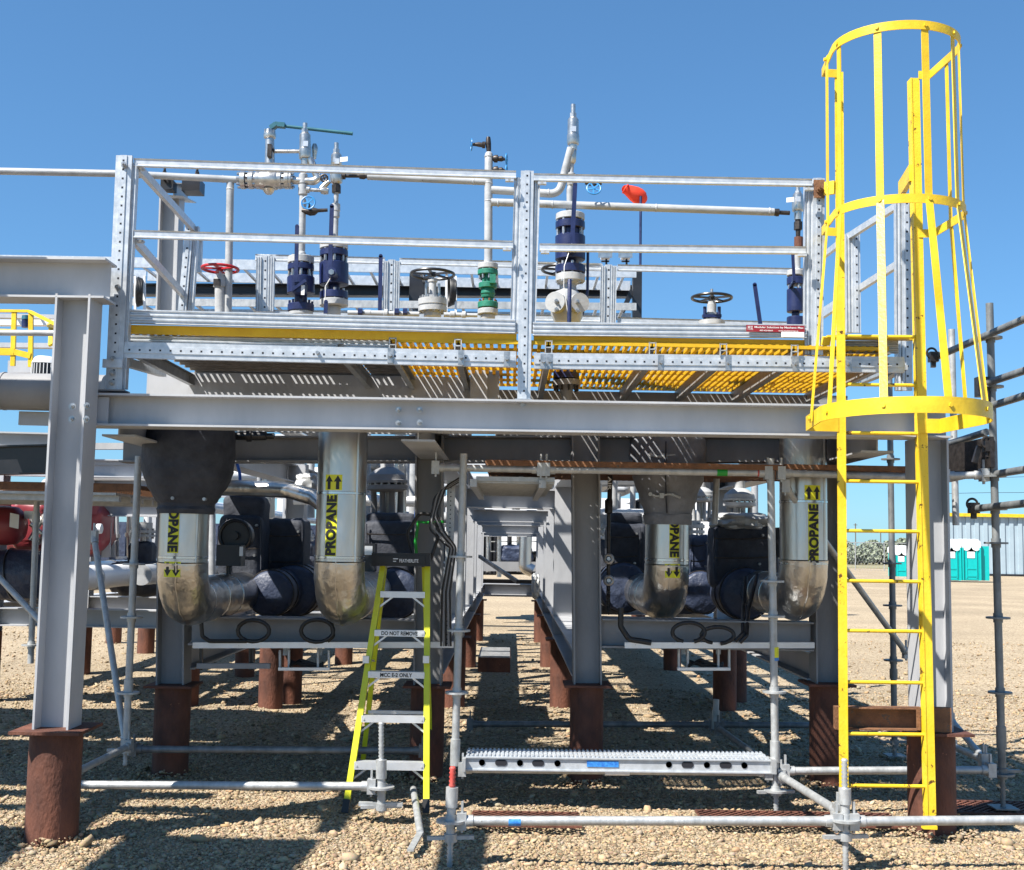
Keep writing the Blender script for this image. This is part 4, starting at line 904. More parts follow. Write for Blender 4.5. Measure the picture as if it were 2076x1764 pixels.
# dark gate between relief valves
t = T('bleed_valve', 'small bleed valve with dark knob between the two left relief valves', 'valve', P(657, 385, YV), 'small valves')
m = MB(); m.rod([(652, 384, 7), (660, 374, 6), (668, 368, 4)], YV-.02); m.build('body', STN, t); m = MB(); m.wheel(P(657, 361, YV-.1), (0, -1, 0), px_r(7, YV), px_r(2, YV), 4); m.build('knob', DARKST, t)
# relief valve 2
relief('second relief valve from the left, with a white paper tag', 682, YV, (290, 303, 313, 332, 336, 342), (697, 323), .95)
t = T('riser_pipe', 'riser with couplings under the tagged relief valve', 'riser', P(680, 496, YV), 'risers')
MB().rod([(682, 340, 12), (682, 362, 14), (682, 370, 12), (682, 374, 7)], YV).build('valve_inlet', STN, t)
MB().rod([(682, 376, 10), (682, 391, 10)], YV, n=6).build('union_nut', DARKST, t)
MB().rod([(682, 391, 5), (681, 412, 5), (681, 414, 9), (681, 428, 9), (681, 429, 8), (681, 440, 8), (681, 443, 5.5), (680, 480, 5.5), (680, 490, 6), (680, 497, 9)], YV).build('pipe_run', PIPEG, t)
MB().rod([(693, 357, 7), (700, 357, 7), (701, 357, 3.6), (728, 357, 3.6), (729, 357, 6), (738, 358, 6), (742, 358, 4), (748, 358, 5)], YV).build('outlet', DARKST, t)
# navy valves
def navy_valve(label, x, Y, yt, r, seg, lev, hub=None, botw=True, M=NAVY, group='navy flanged valves', top=True):
    """seg: list of (part, y0, y1, radius)"""
    t = T('flanged_valve', label, 'valve', P(x, seg[-1][2], Y), group)
    for nm, y0, y1, rr, MM in seg:
        m = MB(); m.rod([(x, y0, rr*.95), (x, y0+1.2, rr), (x, y1-1.2, rr), (x, y1, rr*.95)], Y, n=32); m.build(nm, MM, t)
    return t
t = navy_valve('navy valve with the shorter lever, left of the other navy valve', 610, YV, 520, 27, [
    ('top_flange', 521, 535, 27, PRIM), ('flange', 537, 549, 27, NAVY), ('neck', 549, 562, 17, NAVY), ('body', 562, 596, 28, NAVY), ('lower_neck', 596, 617, 13, NAVY), ('bottom_flange', 617, 632, 27, NAVY), ('pipe_flange', 632, 640, 25, PRIM)], None)
m = MB(); studs(m, 610, 542, 23, YV, 46); m.build('stud', BOLT, t); m = MB(); studs(m, 610, 616, 23, YV, 12, 8, 2.6); m.build('lower_stud', NAVY, t)
lever(t, 602.5, 459, 600, 572, YV-.2)
m = MB(); m.box(P(608, 585, YV-.14), px_r(26, YV), .1, px_r(20, YV)); m.bar(P(592, 588, YV-.2), P(620, 568, YV-.2), .01, .02); m.build('locking_plate', NAVY, t)
m = MB(); m.frame(P(614, 588, YV-.19), (px_r(3.5, YV), 0, 0), (0, .001, 0), (0, 0, px_r(10, YV))); m.build('paper_tag', WHT, t)
t = navy_valve('taller navy valve with a long upright lever under the tagged relief valve', 677, YV, 496, 29, [
    ('top_flange', 495, 506, 29, PRIM), ('flange', 508, 521, 29, NAVY), ('neck', 521, 534, 22, NAVY), ('body', 534, 578, 30, NAVY), ('lower_neck', 578, 592, 12, NAVY), ('bottom_flange', 592, 607, 29, NAVY), ('pipe_flange', 608, 621, 29, PRIM), ('lower_pipe', 621, 642, 14, PRIM)], None)
m = MB(); studs(m, 677, 515, 25, YV, 36); m.build('stud', BOLT, t); m = MB(); studs(m, 677, 604, 25, YV, 34); m.build('stud', BOLT, t)
lever(t, 673, 418, 669, 545, YV-.2, 8.5, hub=(672, 552, 10))
m = MB(); m.tube([P(672, 560, YV-.14), P(660, 580, YV-.15), P(659, 620, YV-.13)], .003, 6); m.build('seal_wire', WHT, t)
# green valve and tall riser
t = T('tall_riser', 'tall pale riser pipe with dark sample valves at its top, above the green valve', 'riser', P(989, 535, YV), 'risers')
MB().rod([(991, 307, 2), (991, 309, 6), (991, 313, 8.4), (990.5, 360, 8.6), (990, 525, 8.6), (989, 533, 9), (989, 537, 13)], YV).build('pipe_run', PIPEG, t)
for y in (318, 372, 408): weld(t, P(990.5, y, YV), V3(0, 0, 1), px_r(8.5, YV))
pts = [(991, 278), (991, 306)]
t2 = T('sample_valve', 'dark sample valve at the very top of the tall riser, blue wheel on its left', 'valve', P(991, 306, YV), 'small valves')
m = MB(); m.rod([(990, 278, 4), (990, 282, 5), (990, 292, 6), (991, 306, 5)], YV); m.rod([(984, 294, 7), (978, 294, 7), (977, 294, 5), (970, 293, 5), (966, 293, 4), (958, 293, 3)], YV); m.build('body', DARKST, t2)
m = MB(); m.wheel(P(956, 293.5, YV), (1, .12, 0), px_r(11.5, YV), px_r(1.4, YV), 4); m.build('handwheel', CYAN, t2)
for y, lb in ((322, 'upper of two dark side valves right of the tall riser'), (345, 'lower of two dark side valves right of the tall riser, just behind the rail')):
    t2 = T('sample_valve', lb, 'valve', P(1010, y, YV), 'small valves'); m = MB(); m.rod([(999, y-1, 5), (1003, y, 8), (1009, y, 8), (1010, y, 5), (1017, y, 6), (1022, y+1, 3), (1026, y+1, 3)], YV); m.build('body', DARKST, t2)
    m = MB(); m.wheel(P(1027, y+1, YV), (1, -.12, 0), px_r(11, YV), px_r(1.4, YV), 4); m.build('handwheel', CYAN, t2)
G = GREEN
t = navy_valve('green flanged valve with pale flanges at the foot of the tall riser', 989, YV, 533, 21, [
    ('top_flange', 535, 546, 21, PRIM), ('flange', 548, 558, 21, G), ('neck', 558, 574, 12, G), ('body_flange', 574, 585, 19, G), ('body', 585, 604, 14, G), ('lower_neck', 604, 613, 11, G), ('lower_flange', 613, 625, 21, G), ('pipe_flange', 627, 638, 21, PRIM), ('lower_pipe', 638, 648, 15, PRIM)], None)
m = MB(); studs(m, 989, 550, 17, YV, 34, 8, 2.4); m.build('stud', BOLT, t); m = MB(); studs(m, 989, 622, 17, YV, 30, 8, 2.4); m.build('stud', RUST2, t)
m = MB(); m.box(P(999, 566, YV-.08), px_r(12, YV), .05, px_r(18, YV)); m.rod([(989, 596, 16), (989, 600, 11)], YV); m.build('side_boss', G, t)
def ex(t):
    weld(t, P(960, 368, YV), V3(1, 0, 0), px_r(7, YV))
pipe_thing('pale pipe from the tagged relief valve to the tall riser', [P(745, 358, YV), P(985, 369, YV)], px_r(7, YV), extra=ex)
pipe_thing('upper pale pipe right of the tall riser, bending up to the tallest relief valve', [P(996, 385, YV), P(1134, 394, YV), P(1146, 345, YV), P(1158, 300, YV-.02)], px_r(8.4, YV), br=.12, extra=lambda t: weld(t, P(1112, 392, YV), V3(1, 0, 0), px_r(8.4, YV)))
def ex(t):
    for x in (1010, 1120, 1330, 1560): weld(t, P(x, 411+(x-1000)*.0325, YV-.02), V3(1, 0, 0), px_r(8.2, YV))
    MB().rod([(1569, 430, 7), (1574, 431, 8), (1579, 431, 8), (1580, 431, 4.5), (1601, 432, 4.5)], YV-.02).build('union', DARKST, t)
pipe_thing('long lower pale pipe from the tall riser to the rightmost relief valve', [P(996, 410, YV-.02), P(1569, 430, YV-.02)], px_r(8, YV), extra=ex)
# tallest relief valve and its navy/grey stack
relief('tallest steel relief valve, standing highest in the middle against the sky', 1162, YV, (212, 230, 241, 273, 293, 304))
t = T('riser_pipe', 'riser with a union under the tallest relief valve', 'riser', P(1156, 433, YV), 'risers')
MB().rod([(1161, 300, 8), (1160, 308, 10), (1159, 328, 10), (1159, 332, 7)], YV, n=6).build('union_nut', STN, t)
MB().rod([(1159, 328, 5), (1158, 350, 5), (1158, 352, 8.5), (1157, 375, 8.5), (1156, 378, 6), (1155, 384, 7), (1155, 405, 6.5), (1155, 420, 6), (1155, 428, 9), (1155, 434, 11)], YV).build('pipe_run', PIPEG, t)
t = navy_valve('tall navy valve with a long lever in the middle, right of the middle guardrail post', 1156, YV, 433, 30, [
    ('top_flange', 434, 447, 30, PRIM), ('flange', 450, 465, 30.5, NAVY), ('neck', 465, 478, 22, NAVY), ('body', 479, 528, 31, NAVY), ('lower_neck', 528, 539, 12, NAVY), ('bottom_flange', 539, 555, 31, NAVY), ('pipe_flange', 557, 572, 30.5, PRIM)], None)
m = MB(); studs(m, 1156, 457, 26, YV, 46); m.build('stud', BOLT, t); m = MB(); studs(m, 1154, 554, 26, YV, 42); m.build('stud', BOLT, t)
lever(t, 1166, 374, 1160, 492, YV-.22, 9, hub=(1159, 500, 10))
m = MB(); m.tube([P(1154, 510, YV-.16), P(1144, 540, YV-.2), P(1143, 580, YV-.2), P(1152, 640, YV-.18)], .003, 6); m.build('seal_wire', WHT, t)
t = T('check_valve', 'pale grey bolted valve body under the middle navy valve, with a bolted side cover', 'valve', P(1150, 650, YV), 'pale valves')
m = MB(); m.rod([(1154, 570, 20), (1154, 576, 14), (1154, 588, 16), (1150, 594, 26), (1149, 615, 33), (1149, 640, 33), (1149, 655, 26)], YV, n=28); m.build('body', PIPEG, t)
m = MB(); q = P(1130, 615, YV-.10); m.cyl(q, q+V3(-.02, -.05, 0), px_r(21, YV), 26); m.build('cover', PIPEG, t)
m = MB(); q = P(1170, 616, YV-.09); m.cyl(q, q+V3(.02, -.05, 0), px_r(20, YV), 26); m.build('cover', PIPEG, t)
m = MB()
for x, y in ((1128, 610), (1128, 627), (1171, 611), (1171, 629)): q = P(x, y, YV-.17); m.cyl(q+V3(0, .06, 0), q, px_r(4.5, YV), 6); m.cyl(q, q-V3(0, .02, 0), px_r(2.2, YV), 8)
m.build('stud', BOLT, t)
t = T('bleed_lever', 'navy rod lever in front of the pale bolted valve body', 'lever', P(1154, 655, YV-.25)); m = MB(); m.rod([(1155, 566, 3), (1155, 568, 4.3), (1154, 655, 4.3)], YV-.28); m.build('rod', NAVY, t)
t = T('cable_conduit', 'thin blue cable hanging beside the middle navy valve', 'cable', P(1180, 640, YV)); MB().pipe([P(1192, 500, YV), P(1191, 590, YV), P(1188, 610, YV), P(1180, 640, YV)], .01).build('cable', BLUE if 0 else NAVY, t)
# hand wheels seen from below
def gate(label, x, yw, rw, Y, M, parts, stem=None, spokes=5, group='gate valves with handwheels'):
    t = T('gate_valve', label, 'valve', P(x, parts[-1][1], Y), group)
    m = MB(); m.wheel(P(x, yw, Y), (0, 0.02, 1), px_r(rw, Y)*.96, px_r(3.1, Y), spokes); m.build('handwheel', M, t)
    MB().rod([(x, yw-(stem or 0), 3), (x, parts[0][0], 3.5)], Y).build('stem', STN, t)
    m = MB(); L = []
    for y0, y1, r in parts: L += [(x, y0, r), (x, y1, r)]
    m.rod(L, Y, n=28); m.build('bonnet', PRIM, t)
    return t
t = gate('gate valve with a black handwheel, left of the green valve', 877, 556, 46, YV, BLACKP, [(568, 572, 10), (573, 600, 8), (601, 606, 20), (607, 619, 29.5), (620, 622, 27), (622, 632, 29.5), (632, 642, 18)])
m = MB(); studs(m, 877, 618, 25, YV, 34, 12, 2.8); m.build('stud', BOLT, t); m = MB(); m.rod([(864, 575, 3), (864, 604, 3)], YV-.05); m.rod([(890, 575, 3), (890, 604, 3)], YV-.05); m.build('yoke_bolt', STN, t)
t = gate('gate valve with a red handwheel by the left guardrail', 446.5, 545, 38, YV, REDW, [(556, 562, 9), (563, 572, 13), (572, 582, 14), (583, 640, 11)])
m = MB(); m.box(P(440, 573, YV-.1), px_r(13, YV), .03, px_r(14, YV)); m.build('gear_block', DARKST, t)
t = gate('gate valve with a black handwheel hidden behind the middle navy valve', 1142, 547, 45, YV+.25, BLACKP, [(556, 562, 9), (563, 600, 8)])
t = gate('gate valve with a black handwheel standing alone at the right', 1443, 604, 42, YV, BLACKP, [(612, 616, 8), (617, 634, 9.5), (635, 638, 14), (638, 641, 14), (642, 650, 11), (651, 660, 27)], stem=18)
m = MB(); m.rod([(1429, 622, 3.5), (1429, 652, 3.5)], YV-.04); m.rod([(1458, 622, 3.5), (1458, 652, 3.5)], YV-.04); m.bar(P(1424, 641, YV-.04), P(1462, 641, YV-.04), .04, .02); m.build('yoke_bolt', NAVY, t)
# standing levers
for x0, y0, x1, y1, Y, lb in ((772, 519, 770, 644, 8.1, 'lone navy lever standing upright left of the black handwheel'), (1530, 577, 1542, 662, 8.1, 'lone navy lever leaning slightly, at the right near the red sign'), (661, 612, 660, 636, 8.0, 'short navy lever tip at the foot of the taller navy valve')):
    m = MB(); a, b = P(x0, y0, Y), P(x1, y1, Y); m.bar(a, b, px_r(8, Y), .012, FR); m.cyl(a-V3(0, .006, 0), a+V3(0, .006, 0), px_r(4, Y), 14); tag(m.build('valve_lever', NAVY), lb, 'lever', 'lone navy levers')
# small line along the toe board
for lb, segs in (('low pale line with navy unions behind the toe board, left of the black handwheel', ((705, 5), (738, 5), (739, 7), (752, 7), (753, 6), (778, 6), (779, 9), (786, 9), (787, 5), (798, 5), (799, 8), (806, 8), (807, 5), (850, 5))), ('short pale line behind the toe board between black handwheel and green valve', ((900, 5), (912, 5), (913, 8), (922, 8), (923, 5), (936, 5), (937, 8), (944, 8), (945, 4), (968, 4)))):
    m = MB(); x0 = segs[0][0]; m.rod([(x, 634+(x-700)*.02, r) for x, r in segs], YV-.2); tag(m.build('small_pipe', PRIM), lb, 'pipe', 'small lines at the toe board')
for x in (726, 800, 817): m = MB(); m.rod([(x, 632, 7), (x+9, 632, 7)], YV-.23, n=6); tag(m.build('union_nut', NAVY), 'navy union nut behind the toe board, %s' % {726: 'right of the taller navy valve', 800: 'just right of the lone lever', 817: 'second to the right of the lone lever'}[x], 'fitting', 'navy union nuts')
# rightmost relief valve
t = relief('rightmost relief valve with a white tag, beside the right guardrail post', 1617.5, YV, (380, 388, 394, 405, 428, 446), (1602, 405), .93)
t = T('riser_pipe', 'riser with a rusty coupling under the rightmost relief valve', 'riser', P(1615, 547, YV), 'risers')
MB().rod([(1618, 450, 9), (1618, 466, 9)], YV, n=6).build('union_nut', DARKST, t)
MB().rod([(1618, 446, 6), (1618, 481, 4.5)], YV).build('nipple', DARKST, t); MB().rod([(1619, 481, 9), (1619, 502, 9)], YV).build('coupling', RUST, t)
MB().rod([(1618, 502, 6), (1617, 520, 6), (1617, 545, 6), (1616, 549, 10)], YV).build('pipe_run', PIPEG, t)
t = navy_valve('navy valve at the right end beside the guardrail post', 1613, YV, 548, 18, [
    ('top_flange', 549, 560, 18, PRIM), ('flange', 563, 578, 18, NAVY), ('body', 587, 633, 18, NAVY), ('lower_neck', 633, 643, 8, NAVY), ('bottom_flange', 643, 662, 18, NAVY)], None)
m = MB(); studs(m, 1613, 582, 14, YV, 22, 8, 2.4); m.build('stud', BOLT, t); lever(t, 1607, 512, 1610, 570, YV-.14, 6)
# a gauge-like small gate behind the rail
t = T('gate_valve', 'small dark gate valve hanging under the top rail, blue wheel below it', 'valve', P(1210, 390, YV), 'small valves')
m = MB(); m.rod([(1203, 364, 6), (1203, 376, 6)], YV); m.rod([(1186, 370, 4), (1192, 370, 7), (1214, 371, 7), (1220, 371, 4)], YV); m.build('body', DARKST, t); m = MB(); m.wheel(P(1204, 382, YV-.1), (0, -1, .35), px_r(14, YV), px_r(1.7, YV), 5); m.build('handwheel', CYAN, t)
# under the deck: flange pair
t = T('flanged_joint', 'dark flanged joint hanging under the yellow grating in the middle', 'flange', P(1148, 810, 8.2))
MB().rod([(1148, 752, 26), (1148, 768, 27)], 8.15, n=28).build('upper_flange', NAVY, t); MB().rod([(1148, 771, 28), (1148, 782, 28), (1148, 783, 20), (1148, 790, 14), (1150, 815, 9)], 8.15, n=28).build('lower_flange', GREYD, t)
m = MB(); studs(m, 1148, 770, 23, 8.15, 46, 10, 3); m.build('stud', BLACKP, t)
MB().rod([(1150, 715, 16), (1150, 750, 16)], 8.15).build('spool', BLACKP, t)
m = MB(); m.rod([(474, 884, 8), (500, 884, 9), (501, 884, 12), (510, 884, 12), (512, 884, 9), (540, 884, 9), (541, 884, 6), (556, 884, 6)], 7.9); tag(m.build('drain_spool', BLACKP), 'dark horizontal spool just under the front beam left of the propane pipe', 'pipe')

# ================================================================== propane pipes and their blankets
def wrap_pt(c, r, th, z): return Vector((c.x+r*math.sin(th), c.y-r*math.cos(th), z))
def wrap_label(t, c, r, th0, zc, arc, hgt):
    m = MB(); n = 10; vs = []
    for i in range(n+1):
        th = th0+(i/n-.5)*arc/r
        vs += [wrap_pt(c, r+.0015, th, zc-hgt/2), wrap_pt(c, r+.0015, th, zc+hgt/2)]
    m.add(vs, [(2*i, 2*i+2, 2*i+3, 2*i+1) for i in range(n)]); return m.build('yellow_label', YLBL, t)
def wrap_text(par, c, r, th0, zc, body, length, gh, up=True):
    vs, fs = text_geo(body, 1., .05); vs = fit(vs, length, gh); m = MB()
    s = 1 if up else -1
    m.add([wrap_pt(c, r+.0062, th0-s*v.y/r, zc+s*v.x) for v in vs], fs); return m.build('lettering', BLBL, par)
def arrows(par, c, r, th0, zc, w, h, up=True):
    m = MB(); s = 1 if up else -1
    for k in (-1, 1):
        o = k*w*.25; pts = [(-.09, -.5), (.09, -.5), (.09, .05), (.22, .05), (0, .5), (-.22, .05), (-.09, .05)]
        vs = [wrap_pt(c, r+.0035, th0+(o+a*w)/r, zc+s*b*h) for a, b in pts]; m.add(vs, [list(range(7))])
    return m.build('arrows', BLBL, par)
def propane(label, x, Y, ytop, yb, yrun_end, bands, text, arrow, r=.157, M=CLAD, seam=True):
    c = P(x, 1150, Y); zt = P(x, ytop, Y).z; zr = P(x, yb, Y).z+r     # centre height of the run
    t = T('propane_pipe', label, 'pipe', (c.x, c.y, zr-r), 'propane pipes clad in aluminium'); br = .26
    MB().rings([V3(c.x, c.y, zt), V3(c.x, c.y, zr+br)], [r, r], (0, 0, 1), 48).build('riser', CLAD, t)
    cs = []
    for i in range(17):
        a = math.pi/2*i/16; cs.append(V3(c.x, c.y+br*(1-math.cos(a)), zr+br*(1-math.sin(a))))
    def gore(i, a): return 1+.012*(1 if i % 4 == 0 else 0)+.006*math.sin(3*a+i)
    MB().rings(cs, [r*1.02]*17, None, 48, ex=gore).build('elbow', CLADC, t)
    MB().rings([V3(c.x, c.y+br, zr), V3(c.x, yrun_end, zr)], [r, r], (0, 1, 0), 40).build('run', CLADC, t)
    sm = [q+V3(0, 0, 0) for q in cs]; pts = []
    for i in range(17):
        a = math.pi/2*i/16; pts.append(V3(c.x+.004*math.sin(i*1.3), c.y+br-(br+r*1.035)*math.cos(a), zr+br-(br+r*1.035)*math.sin(a)))
    if seam: MB().tube(pts, .0035, 6).build('seam', CLAD, t)
    for y in bands:
        z = P(x, y, Y).z; MB().rings([V3(c.x, c.y, z-.009), V3(c.x, c.y, z-.007), V3(c.x, c.y, z+.007), V3(c.x, c.y, z+.009)], [r, r+.003, r+.003, r], (0, 0, 1), 48).build('band', BAND, t)
    z2 = (zr+br+zt)/2; MB().box((c.x+r*.72, c.y-r*.70, z2), .012, .012, (zt-zr-br)).build('long_seam', CLAD, t)
    for k in range(3):
        z = zr; yy = c.y+br+.02+k*.42
        if yy < yrun_end: MB().rings([V3(c.x, yy-.008, z), V3(c.x, yy+.008, z)], [r+.003]*2, (0, 1, 0), 40).build('band', BAND, t)
    tx, ya, yb_, up = text; th = math.asin((tx-x)/(r*ppm(Y))); zc = (P(x, ya, Y).z+P(x, yb_, Y).z)/2; L = abs(P(x, ya, Y).z-P(x, yb_, Y).z)
    lb = wrap_label(t, c, r, th, zc, .074, L+.012); wrap_text(lb, c, r, th, zc, 'PROPANE', L, .068, up)
    ax, a0, a1 = arrow; th = math.asin((ax-x)/(r*ppm(Y))); zc = (P(x, a0, Y).z+P(x, a1, Y).z)/2
    lb = wrap_label(t, c, r, th, zc, .112, .098); arrows(lb, c, r, th, zc, .112, .088, up)
    return t, c, zr
p1 = propane('leftmost propane pipe, its riser coming out of the big black blanket, arrows down', 370, 7.7, 1015, 1272, 9.5, (1130,), (362, 1003, 1119, False), (362, 1138, 1169))
p2 = propane('second propane pipe, full riser left of the stepladder, arrows up', 688, 7.6, 872, 1272, 9.4, (1001, 1130), (676, 1006, 1126, True), (678, 966, 995))
p3 = propane('third propane pipe under the strapped blanket, arrows down', 1352, 8.6, 1040, 1262, 10.6, (1135,), (1361, 1025, 1129, False), (1358, 1142, 1171))
p4 = propane('rightmost propane pipe behind the diagonal brace, arrows up', 1629, 8.0, 872, 1262, 9.9, (1018, 1142), (1638, 1024, 1140, True), (1637, 987, 1014))
def ruffle(amp, f, seed):
    def ex(i, a): return 1+amp*noise.noise(V3(math.cos(a)*f+seed, math.sin(a)*f, i*.45))
    return ex
def blanket(label, x, Y, prof, M, amp=.05, f=2.2, seed=1., depth=1.0, n=72, sub=5):
    pr = []
    for (y0, r0), (y1, r1) in zip(prof, prof[1:]):
        for k in range(sub): q = k/sub; q2 = q*q*(3-2*q); pr.append((y0+(y1-y0)*q, r0+(r1-r0)*q2))
    pr.append(prof[-1]); t = T('insulation_blanket', label, 'insulation blanket', P(x, pr[-1][0], Y), 'removable insulation blankets')
    cs = [P(x, y, Y) for y, r in pr]; c0 = cs[0]
    cs = [V3(P(x, 1000, Y).x, Y, c.z) for c in cs]; rs = [px_r(r, Y) for y, r in pr]
    MB().rings(cs, rs, (0, 0, 1), n, ex=ruffle(amp, f, seed), caps=True).build('cover', M, t, angle=60)
    return t
b1 = blanket('big black tapered blanket around the head of the leftmost propane pipe', 379, 7.7, [(872, 90), (890, 92), (920, 92.5), (950, 91), (968, 87), (985, 80), (1002, 70), (1016, 61), (1022, 56), (1026, 55.5), (1033, 58), (1042, 55.5)], BLANK, .03, 2.2, sub=3)
m = MB()
for x, y in ((350, 1010), (414, 1012)): q = P(x, y, 7.7-.2); m.cyl(q+V3(0, .03, 0), q-V3(0, .008, 0), .011, 14)
k = [(0, 0), (28, 16)]; m.build('rivet', BOLT, b1)
b3 = blanket('dark grey strapped blanket around the head of the third propane pipe', 1354, 8.6, [(885, 70), (895, 77), (930, 78), (965, 72), (1010, 58), (1040, 48), (1046, 50), (1064, 47)], BLANKG, .04, 2., 7)
for y, w in ((922, 60), (1002, 46)):
    m = MB(); pts = [P(1318+i*w/6, y+3*math.sin(i*.9)+i*.6, 8.6-px_r(76 if y < 950 else 66, 8.6)*math.cos((1318+i*w/6-1354)/80)) for i in range(9)]
    m.tube(pts, .009, 6); q = pts[0]; m.cyl(q, q-V3(0, .02, 0), .014, 12); m.box(pts[3]-V3(0, .01, 0), .03, .02, .035); m.build('strap', GALVD, b3)
m = MB(); m.tube([P(1350, 895, 8.3), P(1349, 960, 8.31), P(1350, 1000, 8.36), P(1352, 1040, 8.42)], .006, 6); m.build('stitched_seam', BLANK, b3)
def pad(mb, c, sx, sy, sz, e=.4, amp=.03, seed=0., nu=48, nv=34):
    vs = []; f = lambda v: math.copysign(abs(v)**e, v)
    for j in range(nv+1):
        ph = -math.pi/2+math.pi*j/nv
        for i in range(nu):
            th = 2*math.pi*i/nu; x, y, z = f(math.cos(ph))*f(math.cos(th)), f(math.cos(ph))*f(math.sin(th)), f(math.sin(ph))
            q = 1+amp*3*noise.noise(V3(x*2+seed, y*2, z*2))+amp*noise.noise(V3(x*6, y*6+seed, z*6)); vs.append(Vector(c)+V3(x*sx/2*q, y*sy/2*q, z*sz/2*q))
    return mb.add(vs, [(j*nu+i, j*nu+(i+1) % nu, (j+1)*nu+(i+1) % nu, (j+1)*nu+i) for j in range(nv) for i in range(nu)])
def padpx(mb, x0, y0, x1, y1, Y, dep, e=.4, amp=.03, seed=0.):
    c = P((x0+x1)/2, (y0+y1)/2, Y+dep/2); k = ppm(Y+dep*.25); return pad(mb, c, (x1-x0)/k, dep, (y1-y0)/k, e, amp, seed)
def blanket_valve(label, trunk, body, drum, Y, M=BLANK, M2=BLANKN, seed=0.):
    t = T('insulated_valve', label, 'insulated valve', P((body[0]+body[2])/2, body[3], Y), 'valves in black insulation')
    if trunk: m = MB(); padpx(m, *trunk, Y+.1, .3, .30, .018, seed); m.build('bonnet_cover', M, t, angle=80)
    m = MB(); padpx(m, *body, Y, .42, .22, .018, seed+3); m.build('body_cover', M, t, angle=80)
    m = MB(); x, y, r = drum; c = P(x, y, Y-.02); m.rings([c+V3(0, q, 0) for q in (-.12, -.1, -.05, .0, .1, .2, .35, .5)], [px_r(r, Y)*k for k in (.84, .95, 1, 1.01, 1.0, 1, 1, .9)], (0, 1, 0), 48, ex=ruffle(.035, 3, seed)); m.build('flange_cover', M2, t, angle=60)
    m = MB(); m.torus(c-V3(0, .07, 0), (0, 1, 0), px_r(r, Y)*1.0, .006, 40, 6); m.build('lacing', DARKST, t)
    m = MB(); m.torus(c+V3(0, .12, 0), (0, 1, 0), px_r(r, Y)*1.02, .006, 40, 6); m.build('lacing', DARKST, t)
    m = MB(); q = P(body[0]+8, body[1]+6, Y-.02); q2 = P(body[0]+9, body[3]-20, Y-.02); m.tube([q, q2], .006, 6); m.tube([P(body[2]-9, body[1]+8, Y-.02), P(body[2]-9, body[3]-25, Y-.02)], .006, 6); m.build('stitched_seam', M, t)
    for xx, yy in ((.8, .15), (.75, .6)): q = P(body[0]+(body[2]-body[0])*xx, body[1]+(body[3]-body[1])*yy, Y); MB().cyl(q+V3(0, .03, 0), q-V3(0, .03, 0), .010, 12).build('rivet', BOLT, t)
    for k in range(2):
        m = MB(); xa, xb = body[0]+10, body[2]-14; yy = body[1]+(body[3]-body[1])*(.2+.3*k); m.tube([P(xa, yy, Y-.03), P((xa+xb)/2, yy+1, Y-.035), P(xb, yy-1, Y-.03)], .006, 6); m.cyl(P(xa, yy, Y-.02), P(xa, yy, Y-.05), .01, 10); m.build('strap', DARKST, t)
    return t
bv = blanket_valve('black blanketed valve with a gear wheel, right of the leftmost propane pipe', (458, 1006, 542, 1075), (452, 1045, 538, 1180), (552, 1202, 46), 9.45)
m = MB(); c = P(477, 1086, 8.85); m.cyl(c+V3(0, .1, 0), c, px_r(33, 8.85), 32); m.torus(c-V3(0, .01, 0), (0, 1, 0), px_r(31, 8.85), .014, 36, 8); m.cyl(c, c-V3(0, .04, 0), px_r(8, 8.85), 20); m.build('gear_housing', BLACKP, bv)
m = MB(); m.torus(c-V3(0, .02, 0), (0, 1, 0), px_r(26, 8.85), .008, 20, 6, 4.6, 6.0); m.build('highlight_rim', TEAL, bv) if 0 else None
m = MB(); m.box(P(468, 1126, 8.75), px_r(50, 8.75), .14, px_r(42, 8.75)); m.build('limit_box', BLACKP, bv)
m = MB(); m.frame(P(489, 1118, 8.67), (px_r(3.5, 8.7), 0, 0), (0, .002, 0), (0, 0, px_r(9.5, 8.7))); m.build('name_plate', WHT, bv)
MB().rod([(463, 1147, 5), (463, 1172, 5)], 8.8).build('drive_shaft', BLACKP, bv)
blanket_valve('tall black blanketed valve between the two left propane pipes', None, (538, 1052, 622, 1225), (596, 1197, 52), 9.9, seed=5)
bv = blanket_valve('black blanketed valve behind the stepladder top', (745, 1040, 845, 1075), (735, 1056, 858, 1190), (800, 1203, 52), 9.7, seed=9)
m = MB(); m.box(P(748, 1130, 9.4), px_r(28, 9.4), .15, px_r(56, 9.4)); m.build('limit_box', BLACKP, bv); m = MB(); m.frame(P(747, 1116, 9.3), (px_r(8, 9.3), 0, 0), (0, .002, 0), (0, 0, px_r(9, 9.3))); m.build('name_plate', ALU, bv)
blanket_valve('black blanketed valve left of the third propane pipe, behind the chain', (1235, 1040, 1300, 1075), (1228, 1062, 1306, 1195), (1262, 1190, 50), 10.3, seed=13)
bv = blanket_valve('black blanketed valve between the two right propane pipes, just behind the taped post', (1450, 1050, 1560, 1080), (1440, 1066, 1572, 1195), (1508, 1203, 52), 9.5, seed=17)
m = MB(); m.box(P(1583, 1100, 9.2), px_r(20, 9.2), .12, px_r(60, 9.2)); m.build('limit_box', BLACKP, bv)
blanket_valve('crumpled dark blanket low between the blanketed valve and third propane pipe', None, (1392, 1085, 1442, 1190), (1418, 1200, 42), 10.6, M=BLANKN, seed=21)
